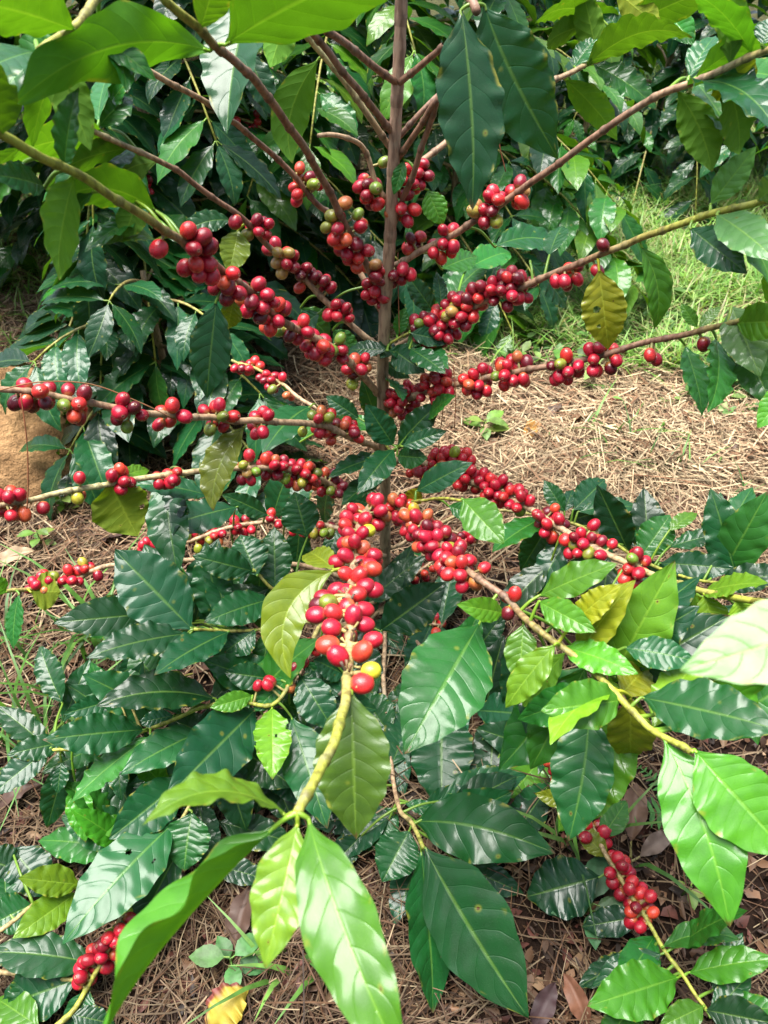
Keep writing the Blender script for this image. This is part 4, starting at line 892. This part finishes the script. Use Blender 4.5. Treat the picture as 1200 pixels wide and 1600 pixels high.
cherries_at(plant, 'F1', [(526,878,'r',0),(541,897,'r',.004),(561,899,'r',.010),(582,868,'r',0),(583,889,'o',0),(571,916,'r',-.006),(584,922,'r',-.008),(540,868,'r',.012),(565,880,'r',-.004)])
cherries_at(plant, 'F1', [(526,922,'r',0),(506,934,'r',-.006),(558,929,'r',.008),(513,941,'g',.004),(494,961,'r',-.004),(498,945,'k',-.012),(540,925,'r',-.010)])
cherries_at(plant, 'F1', [(552,961,'r',.014),(521,957,'r',.006),(569,953,'r',-.006),(570,976,'r',0),(518,981,'r',.004),(540,950,'r',-.008)])
cherries_at(plant, 'F1', [(583,1000,'r',.002),(566,1018,'o',.010),(512,1008,'o',.002),(528,1025,'r',.010),(545,995,'k',-.010)])
cherries_at(plant, 'F1', [(580,1048,'y',.004),(566,1068,'r',.002)])

# ------------------------------------------------------------------ second coffee plant at the lower left corner
P2 = ground(-60, 1560)
plant2 = thing('coffee_plant', 'low coffee plant in the bottom left corner with one small bunch of cherries', 'coffee plant', P2)
BR2 = {
 'C0': ([(-60,1560,1.02),(-50,1520,.98),(-40,1480,.95)], .006,.005,[GREY,GREY]),
 'C1': ([(-55,1540,1.0),(20,1640,.80),(100,1592,.80),(135,1545,.81),(165,1490,.82),(190,1430,.82)], .0034,.002,[TANB,GREENB,GREENB,TANB]),
 'C2': ([(-42,1485,.95),(20,1440,.92),(60,1410,.90),(128,1386,.88)], .003,.0018,[TANB,GREENB]),
 'C3': ([(-50,1520,.98),(40,1520,.93),(122,1530,.9),(160,1508,.89)], .003,.0018,[TANB,GREENB]),
}
mb = MB(); tube(mb, [pt(-62,1575,1.03), pt(-58,1550,1.0), pt(-50,1520,.97), pt(-40,1480,.95), pt(-35,1400,.9)], [.010, .009, .0085, .008, .006], GREY, 12)
mb.build('trunk', M_BARK, plant2, P2)
for k in ('C1', 'C2', 'C3'): make_branch(plant2, k, BR2[k], pt(*BR2[k][0][0]))
for k, spec in [
 ('C2',(126,1382,28,1372,.88,.84,48,'Y')), ('C2',(120,1395,20,1466,.88,.82,54,'Y',dict(q=1.4))), ('C2',(18,1325,82,1402,.92,.90,68,'d')), ('C2',(50,1413,-15,1445,.90,.86,62,'m')), ('C2',(30,1360,-30,1340,.92,.9,60,'d')), ('C2',(10,1420,5,1330,.92,.93,40,'m')),
 ('C3',(152,1506,-25,1488,.885,.82,60,'m',dict(q=1.4))), ('C3',(122,1530,-5,1575,.9,.84,78,'m',dict(q=1.3))), ('C1',(62,1605,-8,1558,.88,.86,48,'y')), ('C1',(140,1545,108,1620,.85,.84,42,'m')), ('C1',(110,1585,180,1600,.85,.83,36,'d')), ('C3',(60,1520,20,1590,.92,.9,50,'m')), ('C1',(170,1485,225,1440,.86,.9,50,'d')),
]: make_leaf([k], spec)
for c in [('C1',140,1522,6,26,20,''),('C1',156,1494,5,16,16,''),('C1',172,1474,7,22,20,''),('C1',186,1448,6,18,22,'')]: cherry_cluster(plant2, *c)
# ------------------------------------------------------------------ coffee plants behind
def blade_template(name, tint, seed, nu, nv, stalk=True):
    """a leaf one unit long along +Y, upper side +Z"""
    mb = MB(); r = random.Random(seed)
    ctrl = Vector((r.uniform(-.06, .06), .55, r.uniform(.08, .18)))
    leaf_grid(mb, (0, .06, 0), ctrl, (r.uniform(-.06, .06), 1.0, r.uniform(-.12, .0)), (0, 0, 1), r.uniform(.17, .22), tint, nu, nv, fold=r.uniform(.08, .3), wav=r.uniform(.05, .12), nw=r.uniform(3.5, 6), twist=r.uniform(-.3, .3), curl=r.uniform(.1, .4), seed=seed,
              stalk=[(0, 0, -.01), (0, .03, 0), (0, .06, 0)] if stalk else None, stalk_r=.010)
    return mb
def vary(c, r, a=.2): k = r.uniform(1 - a, 1 + a); return (c[0] * k * r.uniform(.8, 1.25), c[1] * k, c[2] * k * r.uniform(.75, 1.3))
def rear_plant(label, px, py, height, spread, seed, tints, gap=.085, droop=.35, leaf_len=(.11, .17), cherries=6, low=.12, at=None, parts=90, lean=(0, 0), sp=.046):
    r = random.Random(seed); base = Vector(at) if at is not None else ground(px, py); base.z = gz(base.x, base.y)
    root = thing('coffee_plant', label, 'coffee plant', base, 'coffee plants growing behind the main plant')
    top = base + Vector((lean[0], lean[1], height))
    tp = catmull([base - Vector((0, 0, .03)), base + Vector((lean[0] * .2, lean[1] * .2, height * .35)), base + Vector((lean[0] * .6, lean[1] * .6, height * .7)), top], 5)
    mb = MB(); tube(mb, tp, [.013 - .008 * i / (len(tp) - 1) for i in range(len(tp))], GREY, 10); mb.build('trunk', M_BARK, root, base)
    tmpl = [blade_template('rear_leaf', vary(tints[i % len(tints)], r), seed * 50 + i, 8, 26) for i in range(8)]
    meshes = [t.mesh('rear_leaf', M_LEAF) for t in tmpl]
    small = [blade_template('crown_leaf', (1, 1, 1), seed * 70 + i, 4, 8, False) for i in range(6)]
    small = [(np.array([tuple(v) for v in t.v]), t.f, t.uv) for t in small]
    leaves = []; h = low; az = r.uniform(0, 6.28)
    ends = []
    while h < height * .99:
        f = h / height
        ln = spread * (1 - f ** 2.2) * r.uniform(.75, 1.1) + .08
        for side in (0, math.pi):
            a = az + side + r.uniform(-.2, .2); p0 = base + Vector((lean[0] * f, lean[1] * f, h))
            rise = .35 + .5 * f; P = []
            for k in range(9):
                s = k / 8; P.append(p0 + Vector((math.cos(a) * ln * s, math.sin(a) * ln * s, ln * (rise * s - (droop + .35) * s * s))))
            mb = MB(); tube(mb, P, [.0036 - .0018 * k / 8 for k in range(9)], [lerp(TANB, GREENB, k / 8) for k in range(9)], 6)
            mb.build('branch', M_BARK, root, p0); ends.append(P)
            m = max(2, int(ln / sp))
            for k in range(m + 1):
                s = .22 + .78 * k / m; i = min(7, int(s * 8)); q = P[i].lerp(P[i + 1], s * 8 - i) if i < 8 else P[8]
                t = (P[i + 1] - P[i]).normalized(); hs = t.cross(Vector((0, 0, 1))).normalized()
                for sg in ((-1, 1) if k < m else (-1, 1, 0)):
                    d = (t * r.uniform(.25, .7) + hs * sg * r.uniform(.7, 1.0) + Vector((0, 0, r.uniform(-.75, .12)))).normalized()
                    if sg == 0: d = (t + Vector((0, 0, -.3))).normalized()
                    up = Vector((r.uniform(-.35, .35), r.uniform(-.35, .35), 1)); n = (up - d * up.dot(d)).normalized()
                    leaves.append((q, d, n, r.uniform(*leaf_len) * (1 - .25 * f)))
        h += gap * .74 * r.uniform(.8, 1.2); az += 1.65 + r.uniform(-.25, .25)
    # the leaves that show largest become leaf parts, the rest one crown
    def big(e):
        c = e[0] + e[1] * e[3] * .5; x, y, t = proj(c)
        if t <= .05 or not (-80 < x < 1280 and -80 < y < 1680): return 0
        return e[3] / t * (.3 + abs(e[2].dot((CAMV - c).normalized()))) + .02 * (CAMV.y + 3 - t)
    leaves.sort(key=big, reverse=True)
    for e in leaves[:parts]:
        if big(e) <= 0: break
        o = bpy.data.objects.new('leaf', meshes[r.randrange(8)]); COL.objects.link(o); put(o, e[0], root)
        x = e[1].cross(e[2]); M = Matrix((x, e[1], e[2])).transposed()
        o.rotation_mode = 'QUATERNION'; o.rotation_quaternion = M.to_quaternion(); o.scale = (e[3],) * 3
    mb = MB()
    for e in leaves[parts:]:
        v, f, uv = small[r.randrange(6)]; x = np.array(e[1].cross(e[2])); A = np.stack([x, np.array(e[1]), np.array(e[2])])
        mb.add([tuple(p) for p in (v * e[3]) @ A + np.array(e[0])], f, vary(tints[r.randrange(len(tints))], r), uv)
    if mb.v: tag(mb.build('crown', M_LEAF, root, base + Vector((0, 0, height * .5))), kind='stuff')
    # a few bunches of cherries
    for k in range(cherries):
        P = ends[r.randrange(len(ends))]; q = P[r.randrange(2, 7)]; mb = MB()
        for j in range(r.randrange(6, 12)):
            c = q + Vector((r.gauss(0, .012), r.gauss(0, .012), r.gauss(0, .010))); vs, fs = [], []
            for a in range(7):
                for b_ in range(8):
                    th, ph = math.pi * a / 6, 2 * math.pi * b_ / 8
                    vs.append(c + .0082 * Vector((math.sin(th) * math.cos(ph), math.sin(th) * math.sin(ph), math.cos(th))))
            for a in range(6):
                for b_ in range(8): fs.append((a * 8 + b_, (a + 1) * 8 + b_, (a + 1) * 8 + (b_ + 1) % 8, a * 8 + (b_ + 1) % 8))
            mb.add(vs, fs, r.choice(RED + DARK))
        mb.build('cherry_cluster', M_BERRY, root, q)
    return root
def berry_material():
    m, nt = newmat('berry_skin'); b = NB(nt); at = b.n('ShaderNodeAttribute', attribute_name='tint')
    pr = b.n('ShaderNodeBsdfPrincipled'); b.set(pr.inputs['Base Color'], at.outputs['Color']); pr.inputs['Roughness'].default_value = .3
    out = b.n('ShaderNodeOutputMaterial'); nt.links.new(pr.outputs[0], out.inputs[0]); return m
M_BERRY = berry_material()
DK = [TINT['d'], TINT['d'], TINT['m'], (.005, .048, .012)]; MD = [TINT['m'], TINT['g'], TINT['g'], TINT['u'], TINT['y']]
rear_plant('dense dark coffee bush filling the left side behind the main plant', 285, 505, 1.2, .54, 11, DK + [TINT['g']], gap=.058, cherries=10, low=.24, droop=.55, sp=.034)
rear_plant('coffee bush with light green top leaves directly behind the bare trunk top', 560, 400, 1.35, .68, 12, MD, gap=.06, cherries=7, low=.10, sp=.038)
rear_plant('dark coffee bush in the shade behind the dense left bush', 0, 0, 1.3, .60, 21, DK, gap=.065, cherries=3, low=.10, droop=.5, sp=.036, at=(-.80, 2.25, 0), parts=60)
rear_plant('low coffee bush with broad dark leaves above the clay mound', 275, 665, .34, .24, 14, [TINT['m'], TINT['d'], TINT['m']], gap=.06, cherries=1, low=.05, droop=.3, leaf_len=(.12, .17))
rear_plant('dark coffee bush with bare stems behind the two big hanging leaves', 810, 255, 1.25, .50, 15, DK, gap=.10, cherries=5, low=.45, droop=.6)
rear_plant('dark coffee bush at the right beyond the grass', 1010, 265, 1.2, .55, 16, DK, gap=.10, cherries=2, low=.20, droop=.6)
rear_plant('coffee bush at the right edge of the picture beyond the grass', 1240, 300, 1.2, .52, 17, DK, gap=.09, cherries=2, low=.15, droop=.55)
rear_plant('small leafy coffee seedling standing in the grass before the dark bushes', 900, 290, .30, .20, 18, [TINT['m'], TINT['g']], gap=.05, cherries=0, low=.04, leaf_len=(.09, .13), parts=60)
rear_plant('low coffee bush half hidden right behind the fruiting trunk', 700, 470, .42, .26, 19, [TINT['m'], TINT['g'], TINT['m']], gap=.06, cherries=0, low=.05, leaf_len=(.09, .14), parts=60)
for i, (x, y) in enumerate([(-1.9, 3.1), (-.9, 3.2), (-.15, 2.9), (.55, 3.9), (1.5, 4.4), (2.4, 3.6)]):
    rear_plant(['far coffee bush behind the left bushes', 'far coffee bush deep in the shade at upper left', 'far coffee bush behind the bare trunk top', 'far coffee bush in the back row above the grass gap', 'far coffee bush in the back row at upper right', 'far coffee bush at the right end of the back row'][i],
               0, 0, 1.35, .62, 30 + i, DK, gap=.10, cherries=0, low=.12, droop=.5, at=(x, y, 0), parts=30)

def coffee_rows():
    """unseen rows added behind and beside the camera to darken leaf reflections"""
    N = 9000; r = rng; P = np.zeros((N, 3)); k = 0
    while k < N:
        s = r.random()
        if s < .6: x, y, z = r.uniform(-3, 3), -1.25 + r.normal(0, .28), r.uniform(.1, 2.3)
        else:
            sg = -1 if s < .8 else 1; x, y, z = sg * (2.5 + r.normal(0, .25)), r.uniform(-1, 1.6), r.uniform(.1, 1.9)
        if y < -.75 or abs(x) > 2: P[k] = (x, y, z); k += 1
    D = r.normal(0, 1, (N, 3)); D[:, 2] = D[:, 2] * .4 - .5; D /= np.linalg.norm(D, axis=1)[:, None]
    U = np.array([0, 0, 1.]) + r.normal(0, .35, (N, 3)); U -= D * (U * D).sum(1)[:, None]; U /= np.linalg.norm(U, axis=1)[:, None]
    X = np.cross(D, U); L = r.uniform(.12, .19, N)[:, None]
    V = np.stack([P, P + D * L * .35 - X * L * .2, P + D * L * .5 + U * L * .06, P + D * L * .35 + X * L * .2, P + D * L * .75 + X * L * .13, P + D * L * 1.0 - U * L * .1, P + D * L * .75 - X * L * .13], 1)
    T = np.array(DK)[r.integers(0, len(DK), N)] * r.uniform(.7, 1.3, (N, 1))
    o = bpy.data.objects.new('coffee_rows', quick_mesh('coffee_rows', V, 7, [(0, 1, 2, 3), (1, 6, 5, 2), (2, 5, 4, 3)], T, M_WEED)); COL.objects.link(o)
    tag(o, 'added coffee rows out of view, there for leaves to reflect', 'coffee rows', kind='stuff')
coffee_rows()  # unseen foliage, added so glossy leaves reflect it instead of sky

# ------------------------------------------------------------------ grass and weeds
def blades(points, h, w, seed, tints, bend=(.3, .9)):
    r = np.random.default_rng(seed); n = len(points); k = 5
    P = np.array([tuple(p) for p in points]); az = r.uniform(0, 6.28, n); H = r.uniform(h[0], h[1], n); W = r.uniform(w[0], w[1], n); B = r.uniform(bend[0], bend[1], n)
    s = np.linspace(0, 1, k)[None]; V = np.zeros((n, k, 2, 3)); out = B[:, None] * H[:, None] * s ** 1.8
    z = H[:, None] * (s - .45 * B[:, None] * s ** 2.4); wd = W[:, None] * (1 - s ** 1.6) * .5 + .0002
    for sg, q in ((-1, 0), (1, 1)):
        V[:, :, q, 0] = P[:, 0][:, None] + np.cos(az)[:, None] * out - sg * np.sin(az)[:, None] * wd
        V[:, :, q, 1] = P[:, 1][:, None] + np.sin(az)[:, None] * out + sg * np.cos(az)[:, None] * wd
        V[:, :, q, 2] = P[:, 2][:, None] + z
    T = np.array(tints)[r.integers(0, len(tints), n)] * r.uniform(.7, 1.3, (n, 1))
    return V.reshape(n, 10, 3), T
BF = [(0, 1, 3, 2), (2, 3, 5, 4), (4, 5, 7, 6), (6, 7, 9, 8)]
GRASS = [(.20, .40, .06), (.26, .46, .10), (.13, .30, .05), (.32, .45, .14), (.40, .38, .18)]
def build_grass():
    pts = []
    while len(pts) < 62000:
        y = rng.uniform(1.5, 4.6); x = rng.uniform(-.5 - y * .5, .5 + y * .5)
        d = .95 * sstep(y + .45 * x, 1.42, 2.0) * sstep(x, -.1, .3) + .18 * sstep(y, 1.7, 2.1) * sstep(x, .1, .5)
        if x < -.45: d = max(d, .30 * sstep(y, 1.55, 2.0))
        if y > 3: d = .30
        d *= .2 + .8 * sstep(mnoise.noise(Vector((x * 5, y * 5, 4))), -.35, .15)
        if on_mound(x, y): d = 0
        if rng.random() < d: pts.append((x, y, gz(x, y)))
    V, T = blades(pts, (.035, .12), (.003, .0075), 3, GRASS, (.4, 1.2))
    o = bpy.data.objects.new('grass', quick_mesh('grass', V, 10, BF, T, M_GRASS)); COL.objects.link(o)
    tag(o, 'short bright green grass growing through the straw', 'grass', kind='stuff')
build_grass()
def build_weeds():
    r = rng; N = 5200; X = []
    while len(X) < N:
        y = r.uniform(1.35, 3.2); x = r.uniform(-.2, .5 + y * .5)
        d = sstep(y + .45 * x, 1.45, 2.05) * sstep(x, -.05, .2) * (.12 + .85 * sstep(mnoise.noise(Vector((x * 4, y * 4, 21))), -.1, .3))
        if r.random() < d: X.append((x, y, gz(x, y)))
    P = np.array(X); az = r.uniform(0, 6.28, N); S = r.uniform(.008, .024, N); A = r.uniform(.4, .7, N); tl = r.normal(0, .35, N)
    V = np.zeros((N, 6, 3)); H = r.uniform(.01, .055, N)
    for k, (a, b) in enumerate([(-1, 0), (-.3, .9), (.4, .7), (1, 0), (.4, -.7), (-.3, -.9)]):
        V[:, k, 0] = P[:, 0] + np.cos(az) * a * S - np.sin(az) * b * S * A; V[:, k, 1] = P[:, 1] + np.sin(az) * a * S + np.cos(az) * b * S * A
        V[:, k, 2] = P[:, 2] + H + a * S * tl + abs(b) * S * .2
    T = np.array([(.14, .27, .05), (.09, .22, .04), (.20, .31, .08), (.10, .20, .05)])[r.integers(0, 4, N)] * r.uniform(.7, 1.3, (N, 1))
    o = bpy.data.objects.new('ground_weeds', quick_mesh('ground_weeds', V, 6, [(0, 1, 2, 3), (0, 3, 4, 5)], T, M_WEED)); COL.objects.link(o)
    tag(o, 'small round leaved weeds mixed into the bright grass at right', 'weeds', kind='stuff')
build_weeds()
def tuft(label, px, py, n, h, w, seed, spread=.05, cat='grass tuft'):
    r = random.Random(seed); c = ground(px, py); c.z = gz(c.x, c.y)
    pts = [(r.gauss(0, spread), r.gauss(0, spread * .8), 0) for k in range(n)]
    V, T = blades(pts, h, w, seed, [(.09, .22, .035), (.13, .27, .05), (.06, .16, .03)], (.5, 1.3))
    o = bpy.data.objects.new('grass_tuft', quick_mesh('grass_tuft', V, 10, BF, T, M_GRASS)); COL.objects.link(o); put(o, c, None)
    tag(o, label, cat, 'grass tufts in the straw'); return o
tuft('tall grass tuft at the left edge below the low fruiting branch', 60, 1130, 34, (.08, .20), (.004, .008), 41, .035)
tuft('long bladed grass beside the left pale leaf, arching to the left', 150, 985, 22, (.10, .22), (.005, .010), 42, .04)
tuft('grass tuft on the far left beneath the clay mound', 25, 1000, 16, (.06, .13), (.004, .007), 43, .03)
tuft('thin grass tuft in the middle of the pale straw at right', 960, 700, 20, (.05, .13), (.003, .006), 44, .06)
tuft('sparse grass blades in the straw under the single dark cherry', 1130, 620, 16, (.04, .10), (.003, .005), 45, .03)
tuft('short green tuft alone in the middle of the right straw', 1040, 640, 16, (.03, .08), (.003, .006), 52, .03)
tuft('short green tuft below the last dark cherry on the right', 900, 600, 14, (.03, .08), (.003, .006), 53, .04)
tuft('short green tuft in the straw above the right leafy shoot', 1060, 740, 14, (.03, .09), (.003, .006), 54, .03)
tuft('small grass tuft between straw and right leafy shoot', 1165, 790, 8, (.05, .09), (.003, .005), 46, .02)
tuft('wide bladed grass behind the lower right cherries', 910, 1330, 9, (.08, .15), (.004, .007), 47, .03)
tuft('broad grass blades at the bottom beside the fallen yellow leaf', 440, 1520, 7, (.06, .12), (.005, .009), 48, .02)
tuft('grass tuft at the upper left beside the clay mound', 60, 545, 30, (.05, .12), (.003, .006), 49, .06)
tuft('tall grass clump in front of the dark bushes', 860, 330, 40, (.10, .22), (.004, .008), 50, .07)
tuft('pale grass clump in front of the right dark bush', 960, 330, 34, (.08, .18), (.004, .007), 51, .07)
def weed(label, px, py, nl, ln, seed, tint, rise=.05):
    r = random.Random(seed); c = ground(px, py); c.z = gz(c.x, c.y); root = thing('weed_seedling', label, 'weed', c, 'broad leaved weeds on the ground')
    mb = MB(); tube(mb, [c, c + Vector((.004, .002, rise * .6)), c + Vector((.006, 0, rise))], [.0016, .0013, .001], (.12, .20, .05), 6); mb.build('stem', M_WEED, root, c)
    for k in range(nl):
        a = k * 2.4 + r.uniform(-.3, .3); z = rise * (.45 + .55 * k / max(1, nl - 1)); b = c + Vector((.005, .001, z)); L = ln * r.uniform(.7, 1.15)
        d = Vector((math.cos(a), math.sin(a), r.uniform(.0, .4))).normalized(); T = b + d * L + Vector((0, 0, -.15 * L)); mb = MB()
        leaf_grid(mb, b + d * L * .12, (b + T) / 2 + Vector((0, 0, L * .15)), T, (0, 0, 1), L * .26, vary(tint, r), 6, 16, seed=seed * 9 + k, stalk=[b, b + d * L * .12], stalk_r=.0008)
        mb.build('leaf', M_WEED, root, b)
W1 = (.16, .28, .05); W2 = (.05, .15, .05)
for i, (px, py, lab) in enumerate([(745, 395, 'pale broad weed at the edge of the grass behind the trunk'), (790, 540, 'bright weed under the right fruiting branch'), (690, 560, 'weed with light leaves beside the fruiting trunk'), (870, 260, 'weed at the foot of the far dark bush'),
                                   (1010, 440, 'low pale weed in the grass at right'), (980, 360, 'yellowish weed near the grass clump'), (1100, 250, 'weed before the right dark bush'), (750, 690, 'weed between straw and cherries'),
                                   (830, 395, 'weed below the first right branch'), (1150, 420, 'weed in the grass at the right edge'), (100, 800, 'weed beside the clay mound'), (60, 850, 'tiny weed on the brown litter at left')]):
    weed(lab, px, py, 6, .055 if i < 10 else .03, 60 + i, W1 if i % 3 else (.10, .24, .05))
weed('dark green weed below the lower right cherries', 905, 1445, 6, .055, 81, W2, .04)
weed('small pale seedling on bare soil at lower right', 1058, 1410, 4, .022, 82, (.20, .32, .06), .035)
weed('weed with narrow leaves by the fallen yellow leaf', 360, 1520, 5, .04, 83, (.07, .20, .05), .04)
def fern(label, px, py, seed):
    r = random.Random(seed); c = ground(px, py); c.z = gz(c.x, c.y); root = thing('fern_seedling', label, 'fern', c)
    for k in range(6):
        a = k * 1.05 + r.uniform(-.3, .3); L = r.uniform(.07, .12); P = []
        for j in range(13):
            s = j / 12; P.append(c + Vector((math.cos(a) * L * s, math.sin(a) * L * s, L * (.75 * s - .6 * s * s))))
        mb = MB(); tube(mb, P, [.0007] * 13, (.08, .2, .05), 4)
        for j in range(2, 13):
            t = (P[j] - P[j - 1]).normalized(); sd = t.cross(Vector((0, 0, 1))).normalized(); l = L * .26 * (1 - .85 * (j / 12) ** 1.5)
            for sg in (-1, 1):
                d = (sd * sg + t * .35).normalized(); n = t.cross(d) * sg; b = P[j]
                mb.add([b - t * l * .13, b + d * l * .5 - t * l * .16, b + d * l, b + d * l * .5 + t * l * .16, b + t * l * .13], [(0, 1, 2, 3), (0, 3, 4)] if sg > 0 else [(3, 2, 1, 0), (4, 3, 0)], (.07, .22, .045))
        mb.build('frond', M_WEED, root, c)
fern('small green fern on bare soil at lower right', 1070, 1290, 90)

# ------------------------------------------------------------------ fallen leaves
def fallen(label, px, py, L, seed, tint, ang, w=.22, curl=.5, z=.012, group='fallen leaves on the litter'):
    r = random.Random(seed); c = ground(px, py, z); c.z = gz(c.x, c.y) + z; L *= .45 + .35 * min(1, c.y / 1.5); d = Vector((math.cos(ang), math.sin(ang), 0)); mb = MB()
    n = Vector((r.uniform(-.3, .3), r.uniform(-.3, .3), 1))
    B, T = c - d * L / 2, c + d * L / 2 + Vector((0, 0, .01))
    leaf_grid(mb, B, c + Vector((0, 0, curl * .05)), T, n, L * w, vary(tint, r), 8, 24, fold=r.uniform(.3, .8), wav=.18, nw=3, twist=r.uniform(-.6, .6), curl=-.3, seed=seed, stalk=[B - d * .02 + Vector((0, 0, .003)), B])
    o = mb.build('fallen_leaf', M_DRY, None, c); tag(o, label, 'fallen leaf', group); return o
BRN = (.085, .042, .026); GRB = (.13, .085, .062); PUR = (.050, .026, .024)
for i, (px, py, L, t, a, lab) in enumerate([
 (25, 1240, .10, BRN, .5, 'brown dead leaf on soil at the left edge'), (150, 1245, .11, PUR, 1.2, 'dark purplish dead leaf under the left green leaves'), (112, 1338, .10, PUR, .1, 'maroon dead leaf above the bright green bottom left leaves'),
 (380, 1440, .13, BRN, 1.4, 'long brown dead leaf beside the front shoot'), (20, 868, .10, (.42, .26, .16), .5, 'pale tan dead leaf on the litter at the left edge'), (845, 1585, .10, PUR, 1.0, 'dark dead leaf at the bottom right of centre'),
 (895, 1575, .10, (.13, .065, .03), 1.9, 'orange brown dead leaf at the bottom edge'), (935, 1395, .09, GRB, .3, 'greyish dead leaf behind the lower right cherries'), (985, 1280, .13, GRB, 1.3, 'large grey brown dead leaf by the fern'),
 (1020, 1330, .09, GRB, .5, 'grey dead leaf on bare soil below the fern'), (955, 635, .05, (.16, .03, .02), .2, 'small dark red curled leaf on the pale straw'), (830, 680, .09, (.40, .24, .05), 1.1, 'yellow brown curled leaf on the straw beside the cherries'),
 (900, 665, .09, (.22, .10, .05), .3, 'brown curled leaf on the straw'), (865, 650, .07, GRB, .9, 'mauve grey dead leaf on the straw'), (1140, 700, .08, GRB, 1.0, 'grey folded leaf on the straw at right'), (1010, 850, .12, PUR, .2, 'dark dead leaf among the right leafy shoot'),
 (1095, 945, .08, GRB, .6, 'grey leaf under the right branch'), (95, 740, .07, PUR, 1.2, 'dark dead leaf at the foot of the clay mound'), (180, 830, .11, PUR, .2, 'dark dead leaf below the yellow green hanging leaf'), (330, 1030, .10, BRN, .4, 'brown dead leaf among the lower left leaves')]):
    fallen(lab, px, py, L, 200 + i, t, a)
def yellow_leaf():
    c = ground(362, 1590); c.z = gz(c.x, c.y) + .02; mb = MB()
    leaf_grid(mb, c + Vector((-.02, -.022, .0)), c + Vector((0, 0, .035)), c + Vector((.022, .018, .010)), (0, -.25, 1), .021, (.42, .32, .04), 12, 40, fold=-.35, wav=.22, nw=5, curl=.3, seed=5, stalk=[c + Vector((-.035, -.038, .0)), c + Vector((-.02, -.022, .0))])
    # browned rim
    for k, (u, v) in enumerate(mb.uv):
        e = mnoise.noise(Vector((u * 4, v * 5, 2))) * .25 + (.55 - u) + abs(u - .5) * .3
        if e > .42: mb.t[k] = lerp(mb.t[k], (.16, .04, .03), min(1, (e - .42) * 7))
    tag(mb.build('fallen_leaf', M_DRY, None, c), 'yellow fallen leaf with a brown rim at the bottom edge', 'fallen leaf', 'fallen leaves on the litter')
yellow_leaf()

# pine needles caught on the branches
def needle(label, P, col=(.30, .10, .045)):
    P = catmull([tuple(pt(*p)) for p in P], 6); mb = MB(); tube(mb, P, [.0006] * len(P), col, 5)
    o = mb.build('pine_needle', M_STRAW, None, P[0]); tag(o, label, 'pine needle', 'pine needles caught on the branches')
needle('long red brown needle hanging down from the left fruiting branch', [(32, 615, .685), (42, 690, .70), (44, 760, .72), (42, 795, .73)])
needle('thin brown needle lying along the left fruiting branch', [(-10, 612, .67), (60, 597, .70), (140, 600, .73), (210, 625, .76), (268, 652, .775)], (.36, .17, .08))
needle('red needle hanging from the right fruiting branch near the trunk', [(690, 600, .95), (692, 640, .96), (686, 690, .98), (684, 720, .99)])
needle('second red needle hanging beside the orange cherries', [(708, 570, .94), (712, 620, .95), (710, 670, .97)])
needle('needle hanging from the top right branch past the big leaf', [(785, 170, .85), (780, 220, .86), (790, 268, .88)])
needle('pair of thin needles hanging on the bare trunk', [(622, 395, .90), (622, 440, .92), (624, 525, .95)])
